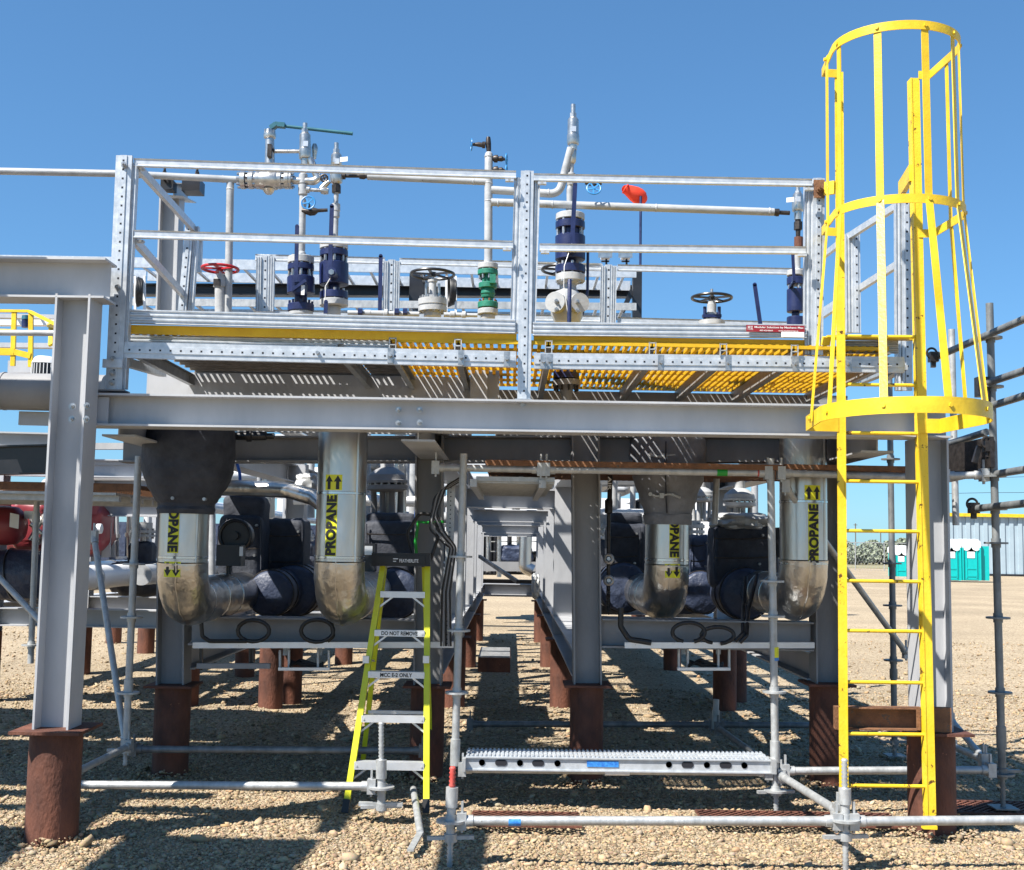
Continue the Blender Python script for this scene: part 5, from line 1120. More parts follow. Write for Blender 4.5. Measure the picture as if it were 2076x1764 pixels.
# grey bonnets
def bonnet(label, x, y0, Y, k, M=GREYD):
    t = T('actuator_bonnet', label, 'valve bonnet', P(x, y0+115*k, Y), 'bolted grey bonnets')
    MB().rod([(x, y0-60*k, 14*k), (x, y0, 14*k)], Y).build('stem_pipe', PIPEG, t)
    MB().rod([(x, y0, 15*k), (x, y0+4*k, 24*k), (x, y0+16*k, 38*k), (x, y0+26*k, 40*k), (x, y0+27*k, 42*k), (x, y0+33*k, 42*k)], Y, n=32).build('dome', M, t)
    MB().rod([(x, y0+37*k, 42*k), (x, y0+46*k, 42*k), (x, y0+47*k, 36*k), (x, y0+50*k, 30*k)], Y, n=32).build('lower_flange', M, t)
    m = MB(); studs(m, x, y0+34*k, 37*k, Y, 12*k, 16, 3*k); m.build('stud', BOLT, t)
    for s in (-1, -.35, .35, 1): MB().rod([(x+s*28*k, y0+48*k, 6*k), (x+s*26*k, y0+112*k, 7*k)], Y-.05+.1*abs(s)).build('yoke_leg', M, t)
    MB().rod([(x, y0+48*k, 5*k), (x, y0+112*k, 5*k)], Y+.05).build('spindle', STN, t)
bonnet('domed grey bolted bonnet right of the second propane pipe', 785, 948, 10.2, .98)
bonnet('pale domed bonnet between strapped blanket and taped post, left of a similar one', 1422, 988, 11.5, .6, PRIM)
bonnet('pale domed bonnet directly left of the taped post', 1499, 990, 10.0, .78, PRIM)
m = MB(); padpx(m, 1440, 1040, 1560, 1075, 9.45, .45, .6, .06, 31); tag(m.build('blanket_top', GALVD), 'silvery crumpled top of the blanket under the right bonnet', 'insulation blanket')
# clad header pipes behind
pipe_thing('shiny clad pipe between the left propane pipes, ending in an elbow', [P(330, 986, 9.4), P(500, 990, 9.35), P(585, 994, 9.3), P(640, 1010, 9.0), P(672, 1040, 8.7)], px_r(16, 9.3), CLAD, 'clad_pipe', 'clad pipes behind', .2, n=28)
pipe_thing('wide pale header pipe seen across the back of the left skid', [P(150, 960, 14.5), P(900, 962, 14.5)], .085, WHT, 'header_pipe', 'pipes at the back of the module', n=24)
pipe_thing('wide pale header pipe seen across the back of the right skid', [P(1215, 968, 14.5), P(1440, 970, 14.5)], .085, WHT, 'header_pipe', 'pipes at the back of the module', n=24)
for x, r, lb, Y in ((526, 5, 'thin grey', 13), (546, 11, 'thick silvery', 13.2), (606, 11, 'silvery', 14), (630, 8, 'short pale', 13.6), (746, 6, 'slim pale', 13.4), (812, 12, 'thick clad', 11.5), (838, 9, 'pale', 13.0), (1400, 7, 'slim silvery', 12.6), (1448, 8, 'pale', 13.1), (700, 6, 'hidden slim', 13.8), (430, 7, 'grey', 13.2), (1530, 7, 'slender pale', 13.4)):
    m = MB(); m.cyl(P(x, 880, Y), P(x, 1180 if x in (526, 430, 746) else 1050, Y), px_r(r, Y), 18); tag(m.build('vertical_pipe', [PIPEG, CLAD][r > 10]), '%s vertical pipe %s' % (lb, 'left of the second propane pipe' if x < 690 else ('behind the grey bonnet and stepladder' if x < 900 else 'behind the taped scaffold post')), 'pipe', 'vertical pipes at the back')
m = MB(); padpx(m, 602, 960, 650, 1000, 10.4, .25, .6, .08, 41); tag(m.build('wrapped_fitting', GALVD), 'silvery wrapped fitting above the clad elbow', 'insulation blanket')
for pts, lb in (((( 478, 930), (486, 960), (487, 978)), 'blue hose by the right edge of the big black blanket'), (((850, 930), (846, 1000), (842, 1060)), 'blue hose left of the column behind the stepladder'), (((1590, 985), (1594, 1020), (1584, 1062)), 'blue hose in the sky gap left of the rightmost propane pipe')):
    m = MB(); m.pipe([P(x, y, 9.6) for x, y in pts], .013); tag(m.build('blue_hose', BLUE), lb, 'hose', 'blue hoses')
m = MB(); m.tube([P(847, 1058, 8.35), P(872, 1060, 8.28), P(900, 1058, 8.3)], .009, 6); m.tube([P(848, 1060, 8.3), P(842, 1100, 8.3), P(846, 1140, 8.3)], .012, 6); tag(m.build('green_strap', GRNT), 'bright green strap around the column behind the stepladder', 'strap')

# ================================================================== things hung under the skids
for lb, x0, y0, x1, y1 in (('pale aluminium strut along the low left beam', 392, 1308, 920, 1307), ('pale aluminium strut with cut corners along the low right beam', 1266, 1308, 1650, 1308)):
    m = MB(); a, b = P(x0, y0, 8.25), P(x1, y1, 8.25); m.bar(a, b, .04, .04); q = P(x1-12, y1, 8.225); m.cyl(q, q-V3(0, .002, 0), .006, 8); tag(m.build('strut', ALU), lb, 'strut', 'aluminium struts')
for x0, x1, y0, y1, lb in ((568, 667, 1318, 1357, 'cable trapeze hanging under the left skid'), (1376, 1478, 1316, 1357, 'cable trapeze hanging under the right skid')):
    t = T('cable_trapeze', lb, 'trapeze', P((x0+x1)/2, y1, 8.3), 'cable trapezes')
    for x in (x0, x0+18, x1-22, x1): MB().bar(P(x, y0, 8.35), P(x, y1, 8.35), .014, .03, FR).build('hanger', GALVD, t)
    MB().bar(P(x0-3, y1-1, 8.33), P(x1+2, y1-1, 8.33), .04, .02).build('cross_bar', ALU, t)
    m = MB()
    for k in range(5): m.pipe([P(x0+20, y1-6-k*3, 8.3+k*.03), P((x0+x1)/2+5*k-8, y1-20+5*k, 8.4), P(x1-12, y1-5-k*2, 8.35)], .009)
    m.build('cables', RUB, t)
    for k in range(2): MB().bar(P(x0+10+k*70, y0-1, 8.4), P(x0+16+k*66, y0, 10.8), .03, .08).build('tray_side', GALVD, t)
t = T('cable_trapeze', 'low strut frame under the left skid left of the cables', 'trapeze', P(480, 1350, 8.3), 'cable trapezes')
MB().bar(P(400, 1350, 8.3), P(548, 1350, 8.3), .04, .035).build('cross_bar', GREYD, t)
for x in (408, 508, 512): MB().bar(P(x, 1312, 8.33), P(x, 1358, 8.33), .02, .03, FR).build('hanger', BLACKP, t)
def hose(lb, pts, r=.014, Y=8.22, M=RUB):
    m = MB(); q = [P(p[0], p[1], Y if len(p) < 3 else p[2]) for p in pts]; m.tube(fillet(q, .12, 6), r, 10); return tag(m.build('black_hose', M), lb, 'hose', 'black hoses')
def loop(cx, cy, rx, ry, a0, a1, n=18): return [(cx+rx*math.cos(R(a0+(a1-a0)*i/n)), cy-ry*math.sin(R(a0+(a1-a0)*i/n)), 8.2+.04*i/n) for i in range(n+1)]
hose('black hose curling below the leftmost propane elbow', [(408, 1262), (410, 1290), (425, 1300), (500, 1300)])
hose('looped black hose on the low beam below the left blanketed valve', loop(514, 1279, 32, 22, -60, 330))
hose('looped black hose left of the second propane elbow', loop(643, 1279, 33, 23, -60, 330))
hose('black hose dropping right of the second looped hose', [(672, 1262), (676, 1290), (664, 1300)])
hose('looped black hose below the third propane pipe, left one of two', loop(1396, 1282, 33, 20, -70, 250))
hose('looped black hose below the taped post area, right one of two', loop(1455, 1288, 33, 17, -80, 250))
hose('black hose bending down left of the third propane pipe', [(1259, 1232), (1258, 1270), (1275, 1296), (1320, 1303)], .02)
hose('pair of black hoses rising into the right blanketed valve', [(1512, 1170, 8.8), (1506, 1245, 8.5), (1506, 1285), (1490, 1300)])
hose('second rising black hose beside the pair at the right blanketed valve', [(1536, 1165, 8.8), (1516, 1240, 8.5), (1514, 1288), (1500, 1303)])
# chain and air line
t = T('air_line', 'vertical dark air line with white lettering and round couplings, right of the aisle column', 'air line', P(1233, 1240, 8.5))
MB().rod([(1238, 935, 5), (1236, 1010, 5), (1234, 1015, 8), (1234, 1040, 8), (1234, 1042, 4), (1233, 1240, 4)], 8.6).build('tube', DARKST, t)
for y in (1133, 1177): m = MB(); m.torus(P(1234, y, 8.55), (0, 1, 0), .028, .012, 22, 8); m.cyl(P(1234, y, 8.56), P(1234, y, 8.53), .014, 12); m.build('coupling', BOLT, t)
m = MB()
for i in range(9): m.torus(P(1233+math.sin(i)*1, 1195+i*6, 8.56), (0 if i % 2 else 1, 1 if i % 2 else 0, 0), .010, .004, 10, 6)
m.build('chain', DARKST, t)
m = MB(); flat_text(m, 'AIR', P(1236, 980, 8.575), (0, 0, -1), (1, 0, 0), .10, .026, .02); m.build('lettering', WLET, t)
# cables and perforated strut by the stepladder
t = T('cable_bundle', 'grey cable bundle looping down between the stepladder column and scaffold post', 'cables', P(900, 1300, 8.1))
rr = random.Random(5)
for k in range(5):
    MB().tube(fillet([P(938-k*2, 965+3*k, 8.0), P(905-k*6, 985+5*k, 7.98), P(885-4*k, 1040+8*k, 7.97), P(902, 1080+6*k, 7.95), P(925-3*k, 1110, 7.98), P(912-4*k, 1200, 8.0), P(914-5*k, 1310, 8.05)], .15, 6), .0065, 8).build('cable', GREYD if k % 2 else RUB, t)
MB().tube(fillet([P(840, 1135, 8.0), P(825, 1080, 8.0), P(850, 1040, 8.0), P(885, 1045, 8.0), P(888, 1090, 8.0), P(870, 1140, 8.0)], .2, 7), .012, 8).build('cable', RUB, t)
m = MB(); perforated(m, P(915, 975, 8.08), P(906, 1310, 8.08), .055, .03, .03, .008); tag(m.build('perforated_strut', [GALVD, HOLE]), 'upright perforated strut beside the cable bundle', 'strut')

# ================================================================== beyond the platform: trays
def tray(label, x0, y0, x1, y1, Y, w, h, M=GALV, pitch=.25, group='cable trays'):
    t = T('cable_tray', label, 'cable tray', P(x0, y0, Y), group); a, b = P(x0, y0, Y), P(x1, y1, Y)
    for o in (0, w): MB().bar(a+V3(0, o, 0), b+V3(0, o, 0), .02, h).build('side_rail', M, t)
    n = int((b-a).length/pitch); m = MB()
    for i in range(n): q = a.lerp(b, (i+.5)/n); m.bar(q+V3(0, 0, -h*.3), q+V3(0, w, -h*.3), .025, .02)
    m.build('rungs', M, t); return t
tray('upper pale cable tray running behind the platform', 262, 532, 1290, 553, 11.5, .6, .10)
tray('lower cable tray behind the platform, under the black beam', 262, 612, 1290, 622, 11.2, .5, .07, GALVD)
tray('long cable tray at the far left above the yellow guards', -80, 525, 262, 531, 12.5, .6, .10)
beam(P(262, 588, 12.2), P(1285, 592, 12.2), 'black beam between the two cable trays behind the platform', .12, .12, M=BLACKP, group='beams beyond the platform')
beam(P(-60, 606, 12.5), P(262, 610, 12.5), 'black beam at the far left above the yellow guards', .05, .12, M=BLACKP, group='beams beyond the platform')
t = T('black_post', 'black steel post with a brace at the right end of the cable trays', 'post', P(1290, 700, 11.8)); m = MB(); m.box(P(1291, 598, 11.8), .09, .12, .50); m.build('post', BLACKP, t); m = MB(); m.bar(P(1281, 590, 11.8), P(1256, 645, 11.8), .05, .05); m.bar(P(1246, 622, 11.8), P(1285, 622, 11.8), .05, .04); m.build('brace', BLACKP, t)
t = T('black_post', 'black steel post behind the black handwheel', 'post', P(846, 700, 12)); m = MB(); m.box(P(846, 592, 12), .16, .1, .52); m.build('post', BLACKP, t)
for x, lb in ((283, 'coil of black cable between pale uprights at the left guardrail'), (914, 'coil of black cable between pale uprights, right of the black handwheel')):
    t = T('cable_coil', lb, 'cable coil', P(x, 640, 11)); y = 592
    for k in range(4): MB().torus(P(x-3+k*3, y, 10.8), (1, .2, 0), .13-.006*k, .012, 24, 6).build('cable', RUB, t)
    for o in (-9, 10): MB().bar(P(x+o, 560, 10.75), P(x+o, 635, 10.75), .02, .02, FR).build('upright', WHT, t)
m = MB(); m.ibeam(P(90, 640, 12.4), P(265, 640, 12.4), .2, .12); 
for x, lb in ((1227, 'small white floodlight above the tray, left one'), (1268, 'small white floodlight above the tray, right one')):
    t = T('floodlight', lb, 'floodlight', P(x, 545, 12.5), 'floodlights'); m = MB(); m.bar(P(x-9, 517, 12.5), P(x+9, 517, 12.5), .1, .09); m.build('head', WHT, t); m = MB(); m.bar(P(x+2, 524, 12.5), P(x+3, 560, 12.5), .02, .02, FR); m.bar(P(x-8, 530, 12.5), P(x+8, 530, 12.5), .02, .015); m.build('bracket', DARKST, t); m = MB(); m.frame(P(x, 517, 12.44), (.075, 0, 0), (0, .004, 0), (0, 0, .03)); m.build('lens', STN, t)
# wind sock
t = T('windsock', 'orange windsock on a thin blue pole against the sky', 'windsock', P(1300, 700, 26))
m = MB(); pts = [(1265, 382, 7), (1269, 384, 10), (1277, 388, 13), (1286, 393, 16), (1294, 398, 17), (1300, 402, 15.5), (1304, 405, 11), (1306, 406, 4)]
Yw = 26; cs = [P(a, b, Yw+.04*i) for i, (a, b, r) in enumerate(pts)]; m.rings(cs, [px_r(r, Yw) for a, b, r in pts], None, 24, caps=False, ex=ruffle(.03, 2, 3)); m.build('sock', ORNG, t, angle=80)
m = MB(); m.torus(P(1268, 383, Yw), P(1280, 391, Yw)-P(1268, 383, Yw), px_r(9.5, Yw), .02, 24, 6); m.build('hoop', ORNG, t)
MB().cyl(P(1299, 398, Yw), P(1297, 720, Yw), .03, 8).build('pole', NAVY, t)

# ================================================================== left background
beam(P(-60, 1245, 12.0), P(330, 1207, 17.9), 'low beam of the neighbouring module at the left, running back', .2, .2, group='neighbouring module at the left')
bg_t = T('red_compressor', 'dark red compressor with a round tank end and white label at the left edge', 'compressor', P(20, 1110, 11.0))
c = P(-20, 1065, 10.6); r = px_r(40, 10.6)
MB().rings([c+V3(-.9, 0, 0), c+V3(.16, 0, 0), c+V3(.24, 0, 0), c+V3(.29, 0, 0), c+V3(.315, 0, 0)], [r, r, r*.93, r*.7, r*.3], (1, 0, 0), 40).build('tank', REDM, bg_t)
m = MB(); m.frame(P(29, 1056, 10.6-r*.93), (.04, 0, -.008), (0, .002, 0), (0, 0, .062)); m.build('label', WHT, bg_t)
m = MB(); padpx(m, 40, 1015, 128, 1120, 10.9, .6, .35, .05, 3); padpx(m, -10, 1000, 60, 1030, 11.2, .6, .35, .05, 3); m.build('crankcase', REDM, bg_t, angle=50)
m = MB()
for i in range(9): m.cyl(P(60+rr.uniform(0, 60), 1025+rr.uniform(0, 80), 10.75), P(60+rr.uniform(0, 60), 1025+rr.uniform(0, 80), 10.7), .02, 10)
m.build('fittings', STN, bg_t)
m = MB(); m.box(P(63, 1044, 10.6), .1, .06, .07); m.build('sensor_box', ALU, bg_t)
t = T('insulated_vessel', 'big navy blanketed cylinder strapped in place under the red compressor', 'insulated vessel', P(50, 1215, 10.8))
c = P(20, 1165, 10.6); MB().rings([c+V3(x, 0, 0) for x in (-.8, -.4, -.1, .1, .25, .42, .5, .56)], [px_r(q, 10.6) for q in (52, 52, 50, 52, 50, 48, 40, 30)], (1, 0, 0), 48, ex=ruffle(.06, 3, 2)).build('cover', BLANKN, t, angle=80)
m = MB(); 
for x in (-10, 30): m.torus(P(x, 1165, 10.6), (1, 0, .15), px_r(53, 10.6), .008, 36, 6)
m.build('straps', BLACKP, t)
t = T('clad_pipe', 'clad pipe with navy valve cover running left to right behind the tall left column', 'pipe', P(250, 1200, 14), 'clad pipes behind')
MB().rings([P(190, 1177, 13.5), P(240, 1172, 13.5)], [px_r(20, 13.5)]*2, None, 28).build('cladding', CLAD, t); MB().rings([P(288, 1166, 13.5), P(345, 1160, 13.5)], [px_r(18, 13.5)]*2, None, 28).build('cladding', CLAD, t)
m = MB(); pad(m, P(252, 1170, 13.5), .32, .3, .34, .6, .06, 4); m.build('valve_cover', BLANKN, t, angle=80); MB().rings([P(280, 1168, 13.5), P(286, 1168, 13.5)], [px_r(27, 13.5)]*2, None, 28).build('flange', WHT, t)
MB().rod([(246, 1128, 11), (246, 1133, 11)], 13.3).build('cap', WHT, t)
beam(P(195, 1030, 13.2), P(330, 1032, 13.2), 'grey beam across the gap just right of the tall left column', .18, .15, group='neighbouring module at the left')
m = MB(); m.ibeam(P(221, 1040, 13.3), P(219, 1130, 13.3), .14, .1, up=(0, 1, 0)); tag(m.build('steel_post', GREY), 'short grey post in the gap right of the tall left column', 'post')
for x, y0, y1, r, M_, lb in ((205, 1040, 1110, 6, CLAD, 'shiny thin pipe right of the tall left column'), (237, 1035, 1130, 4, GREY, 'thin grey stanchion in the left gap'), (262, 1030, 1130, 5, CLAD, 'thin clad pipe near the left scaffold post'), (300, 1040, 1160, 8, WHT, 'white vertical pipe just left of the leftmost propane pipe')):
    m = MB(); m.cyl(P(x, y0, 13.8), P(x, y1, 13.8), px_r(r, 13.8), 14); m.rod([(x, (y0+y1)/2, r*1.7), (x, (y0+y1)/2+8, r*1.7)], 13.8); tag(m.build('vertical_pipe', M_), lb, 'pipe', 'vertical pipes at the left')
t = T('ball_gauge', 'round white gauge in the gap right of the tall left column', 'gauge', P(199, 1080, 12)); MB().rod([(196, 1072, 3), (197, 1072, 10), (206, 1072, 10), (208, 1072, 5)], 12).build('dial', WHT, t)
# big grey pipe, white pipe, yellow guards
t = pipe_thing('very wide grey pipe entering behind the tall left column', [P(-60, 792, 8.6), P(215, 798, 8.6)], px_r(38, 8.6), GREYD, 'wide_pipe', 'pipes at the left', n=40, extra=lambda t: MB().rings([P(8, 793, 8.6), P(12, 793, 8.6)], [px_r(39.2, 8.6)]*2, None, 40).build('weld_bead', GREYD, t))
m = MB(); m.bar(P(40, 848, 8.7), P(130, 850, 8.7), .04, .1); tag(m.build('pipe_shoe', GREY), 'grey pipe shoe under the very wide pipe', 'pipe shoe')
pipe_thing('slim pale pipe above the very wide grey pipe', [P(-60, 674, 9.2), P(130, 676, 9.2)], px_r(6.3, 9.2), PIPEG, 'pipe', 'pipes at the left')
t = T('yellow_guard', 'bright yellow guard frame around the equipment at the far left', 'guard frame', P(50, 740, 10.5))
for x0, y0, x1, y1, w in ((-40, 630, 60, 631, 5), (60, 631, 124, 663, 5), (29, 632, 26, 742, 6), (63, 634, 62, 744, 6), (104, 655, 103, 700, 5), (-40, 668, 30, 670, 4), (-40, 712, 30, 714, 14), (30, 714, 63, 722, 12), (100, 660, 126, 664, 8)):
    MB().bar(P(x0, y0, 10.5), P(x1, y1, 10.5 if x1 < 70 else 10.2), .04, px_r(w, 10.5), FR if abs(x0-x1) < 6 else (0, 0, 1)).build('guard_bar', YEL, t)
t = T('fan_motor', 'white topped fan motor with black cooling fins beside the tall left column', 'motor', P(94, 760, 10))
MB().rod([(93, 724, 18), (93, 727, 22), (92, 738, 27)], 10, n=32).build('cap', WHT, t); MB().rod([(92, 738, 26), (91, 762, 26)], 10, n=32).build('body', BLACKP, t)
m = MB()
for i in range(13): a = math.pi*i/12; q = P(91.5, 750, 10); m.bar(q+V3(-math.cos(a)*px_r(26.6, 10), -math.sin(a)*px_r(26.6, 10), -.045), q+V3(-math.cos(a)*px_r(26.6, 10), -math.sin(a)*px_r(26.6, 10), .045), .005, .005, FR)
m.build('fins', WHT, t)
t = T('transmitter', 'small navy transmitter with a green top inside the yellow guard', 'transmitter', P(52, 665, 11)); MB().rod([(52, 648, 8), (52, 664, 8)], 11).build('body', NAVY, t); MB().rod([(53, 640, 8), (53, 648, 9)], 11).build('cover', TEAL, t)
for k, (x0, y0, x1, y1, Y, h, M_) in enumerate(((-60, 655, 130, 655, 13, .06, WHT), (-60, 700, 130, 702, 12.5, .05, GREY), (20, 745, 70, 745, 11.5, .12, GREY), (-60, 640, 130, 644, 14, .05, GREY))):
    m = MB(); m.bar(P(x0, y0, Y), P(x1, y1, Y), .1, h); tag(m.build('rack_rail', M_), ['white rail behind the yellow guard', 'grey rail low behind the yellow guard', 'grey box section under the navy transmitter', 'thin grey rail at the top behind the yellow guard'][k], 'rail', 'rails at the far left')
beam(P(-60, 935, 8.9), P(130, 930, 8.9), 'deep dark green-black beam at the left under the very wide pipe', .22, .1, M=BLACKP, group='beams at the left')
beam(P(-60, 892, 9.4), P(130, 897, 9.4), 'dark grey beam above the green-black beam at the left', .14, .1, group='beams at the left')
zz = P(50, 985, 9.0).z
mesh_deck('rusty mesh walkway at the left edge above the red compressor', P(-60, 985, 9.0).x, P(285, 985, 9.0).x, 9.0, 10.6, zz, RUST2, .06, .016, th=.03)
m = MB(); m.box((-4.7, 9.8, zz-.05), 3.4, 1.6, .02); 
for k in range(6): m.box((-4.7, 9.1+k*.28, zz-.08), 3.4, .05, .05)
tag(m.build('deck_planks', GALVD), 'planks under the rusty mesh walkway at the left', 'planks')
for x0, x1, y, Y, lb in ((200, 286, 938, 12, 'thin pale rail high in the left gap'), (200, 286, 905, 9.3, 'grey rail high in the left gap near the front beam')):
    m = MB(); m.bar(P(x0-80, y, Y), P(x1+60, y, Y), .06, .05); tag(m.build('rack_rail', GREY), lb, 'rail', 'rails at the far left')

# ================================================================== end of the aisle
t = T('far_skid', 'far equipment skid with pipes and navy covers closing the end of the aisle', 'skid', (0, 25.5, 0))
for x0, y0, x1, y1, w in ((955, 1062, 1110, 1063, .45), (955, 1148, 1110, 1149, .20), (955, 1085, 1110, 1085, .06)): MB().bar(P(x0, y0, 25), P(x1, y1, 25), .1, w).build('frame_rail', BLACKP if w > .3 else GREYD, t)
for x in (990, 1012, 1033, 1052, 1070): MB().cyl(P(x, 1070, 25.4), P(x, 1160, 25.4), .05 if x != 1066 else .12, 12).build('pipe', BLACKP if x % 2 else STN, t)
MB().pipe([P(1066, 1080, 24.5), P(1064, 1150, 24.5), P(1080, 1158, 24.5)], .13).build('clad_pipe', CLAD, t)
m = MB(); pad(m, P(1045, 1125, 25.2), .7, .5, .4, .5, .06, 5); m.build('cover', BLANKN, t, angle=80); MB().cyl(P(1012, 1095, 25), P(1012, 1170, 25), .05, 10).build('pipe', STN, t)
m = MB(); m.bar(P(1000, 1080, 25.6), P(1100, 1080, 25.6), .05, .03); m.bar(P(990, 1098, 25.6), P(1090, 1098, 25.6), .05, .02); m.bar(P(990, 1118, 25.6), P(1090, 1118, 25.6), .05, .02); m.build('grid', GALVD, t)
for lbn, x0, x1, y0, y1, Y in (('dark lower block of machinery at the far end of the aisle', 1008, 1110, 1116, 1166, 25.8), ('dark rack of machinery on the left of the far end of the aisle', 950, 1006, 1066, 1166, 26.2), ('dark head block at the top of the far end of the aisle', 950, 1112, 1040, 1082, 26.6)):
    m = MB(); a, b = P(x0, y0, Y), P(x1, y1, Y); m.box(((a.x+b.x)/2, Y+.4, (a.z+b.z)/2), b.x-a.x, .8, abs(a.z-b.z))
    for i in range(7): m.box((a.x+(b.x-a.x)*(i+.5)/7, Y-.04, (a.z+b.z)/2), .05, .08, abs(a.z-b.z)*.95)
    tag(m.build('machinery_block', BLACKP), lbn, 'machinery', 'dark machinery at the end of the aisle')
m = MB(); m.box((1.0, 40, 2.3), 13, .4, 1.9); tag(m.build('white_building', WHT), 'white building wall glimpsed far beyond the end of the aisle', 'building')
m = MB(); m.bar(P(972, 1128, 15), P(1050, 1180, 12.5), .03, .04); tag(m.build('dark_handrail', BLACKP), 'dark bar slanting across the far end of the aisle', 'bar')
for k, (x, y, Y) in enumerate(((1085, 1190, 15.8), (1045, 1030, 20))):
    m = MB(); padpx(m, x-7, y-26, x+9, y+22, Y, .3, .5, .08, k); tag(m.build('wrapped_bundle', GALVD), ['grey wrapped bundle standing low at the right side of the aisle', 'pale wrapped bundle hanging at the far end of the aisle'][k], 'bundle')

# ================================================================== far right
YP = 66.
def toilet(x0, x1, lb, Y=YP):
    k = ppm(Y); c = P((x0+x1)/2, 1178, Y); w = (x1-x0)/k*.96; zb = c.z; h = 2.25
    t = T('portable_toilet', lb, 'portable toilet', (c.x, Y, zb), 'turquoise portable toilets')
    MB().box((c.x, Y+.6, zb+h*.44), w, 1.1, h*.86).build('cabin', TOIL, t)
    m = MB(); vs = []; n = 12
    m.rings([V3(c.x, Y+.0, zb+h*.885), V3(c.x, Y+1.25, zb+h*.885)], [w*.55]*2, (0, 1, 0), 20, ex=lambda i, a: .12+.22*max(0, math.cos(a)) if 0 else (abs(math.cos(a))*.20+abs(math.sin(a))*.95)); m.build('roof', WHT, t)
    m = MB(); m.box((c.x, Y+.03, zb+h*.42), w*.66, .04, h*.78); m.cyl((c.x, Y+.05, zb+h*.80), (c.x, Y+.01, zb+h*.80), w*.31, 20); m.build('door', TOIL, t)
    m = MB(); m.box((c.x-.03, Y, zb+h*.64), .42, .02, .36); m.build('notice', WHT, t)
    m = MB(); m.box((c.x, Y, zb+h*.3), w*.5, .03, .06); m.box((c.x, Y, zb+h*.12), w*.5, .03, .06); m.box((c.x-w*.27, Y, zb+h*.4), .05, .03, h*.66); m.box((c.x+w*.27, Y, zb+h*.4), .05, .03, h*.66); m.build('door_rib', TOIL, t)
    for s in (-1, 1): MB().box((c.x+s*w*.47, Y-.01, zb+h*.42), .07, .05, h*.8).build('corner_post', TOIL, t)
    return t
t1 = toilet(1911, 1950, 'left one of the two fully visible turquoise portable toilets')
t2 = toilet(1951, 1990, 'right one of the two fully visible turquoise portable toilets')
t3 = toilet(1812, 1845, 'turquoise portable toilet mostly hidden by the right column, set apart from the pair', 78)
m = MB(); c = P(2000, 1178, YP); m.box((c.x+.0, YP+.75, c.z+.97), .5, 1.1, 1.9); tag(m.build('toilet_side_unit', TOIL), 'turquoise side wall at the right end of the toilet pair', 'portable toilet')
YB_ = 85.
t = T('container_building', 'long pale blue corrugated building with a yellow roof trim behind the toilets', 'building', P(2000, 1168, YB_))
a, b = P(1902, 1168, YB_), P(2500, 1172, YB_); zb, zt = a.z, P(1990, 1048, YB_).z
m = MB(); m.box(((a.x+b.x)/2, YB_+1.1, (zb+zt)/2), b.x-a.x, 2.2, zt-zb)
n = int((b.x-a.x)/.62)
for i in range(n): m.box((a.x+.31+i*.62, YB_-.03, (zb+zt)/2), .30, .10, zt-zb)
m.build('wall', BLDG, t); MB().box(((a.x+b.x)/2, YB_-.1, zt+.12), b.x-a.x+.4, .4, .24).build('roof_trim', YEL, t); m = MB(); m.box(((a.x+b.x)/2, YB_-.12, zb-.02), b.x-a.x, .1, .5); m.build('skirt', BLACKP, t)
t = T('chain_link_fence', 'chain link fence far off in front of the trees', 'fence', P(1700, 1150, 98))
fx0, fx1, zf = P(1500, 1150, 98).x, P(1910, 1150, 98).x, 0
for i in range(8): X = fx0+(fx1-fx0)*i/7; MB().cyl((X, 98, 0), (X, 98, 2.3), .04, 8).build('post', GALVD, t)
MB().cyl((fx0, 98, 2.28), (fx1, 98, 2.28), .03, 6).build('top_rail', GALVD, t)
m = MB(); nn = 60
for i in range(nn): X = fx0+(fx1-fx0)*i/nn; m.bar((X, 98.03, 0), (X+1.1, 98.03, 2.25), .012, .012); m.bar((X+1.1, 98.03, 0), (X, 98.03, 2.25), .012, .012)
m.build('mesh', GALVD, t)
LEAF = mat('foliage', (.16, .19, .13, 1), (.27, .30, .21, 1), rough=.7, scale=2.2, detail=3)
BARK = mat('bark', (.12, .10, .08, 1), rough=.9)
rt = random.Random(11)
def tree(x, Y, h, w, lb):
    c = P(x, 1140, Y); X = c.x; t = T('tree', lb, 'tree', (X, Y, 0), 'distant trees')
    MB().rings([(X, Y, 0), (X+rt.uniform(-.2, .2), Y, h*.7)], [.18, .06], (0, 0, 1), 7).build('trunk', BARK, t)
    m = MB(); vs = []; fs = []
    for k in range(1500):
        a = rt.uniform(0, 6.283); zz = rt.random(); q = math.sqrt(rt.random())*(math.sin(math.pi*min(.98, zz*.85+.12))**.7)*w/2*(1+.35*math.sin(a*3+x)); p = V3(X+q*math.cos(a), Y+q*math.sin(a), h*(.12+.88*zz))
        s = rt.uniform(.08, .19); u = V3(rt.uniform(-1, 1), rt.uniform(-1, 1), rt.uniform(-1, 1)).normalized(); v = u.orthogonal().normalized(); o = len(vs)
        vs += [p-u*s, p+v*s, p+u*s, p-v*s]; fs.append((o, o+1, o+2, o+3))
    m.add(vs, fs); m.build('crown', LEAF, t, angle=180)
word = ['first', 'second', 'third', 'fourth', 'fifth', 'sixth', 'seventh', 'eighth', 'ninth', 'tenth', 'eleventh', 'twelfth', 'thirteenth', 'fourteenth', 'fifteenth', 'sixteenth', 'seventeenth', 'eighteenth', 'nineteenth', 'twentieth', 'twenty-first', 'twenty-second', 'twenty-third', 'twenty-fourth']
xs_ = [1560+15*i+rt.uniform(-3, 3) for i in range(24)]
for i, x in enumerate(xs_): tree(x, rt.uniform(130, 150), rt.uniform(1.7, 3.1), rt.uniform(2.4, 3.8), 'distant green tree beyond the fence, %s from the left in its row' % word[i])
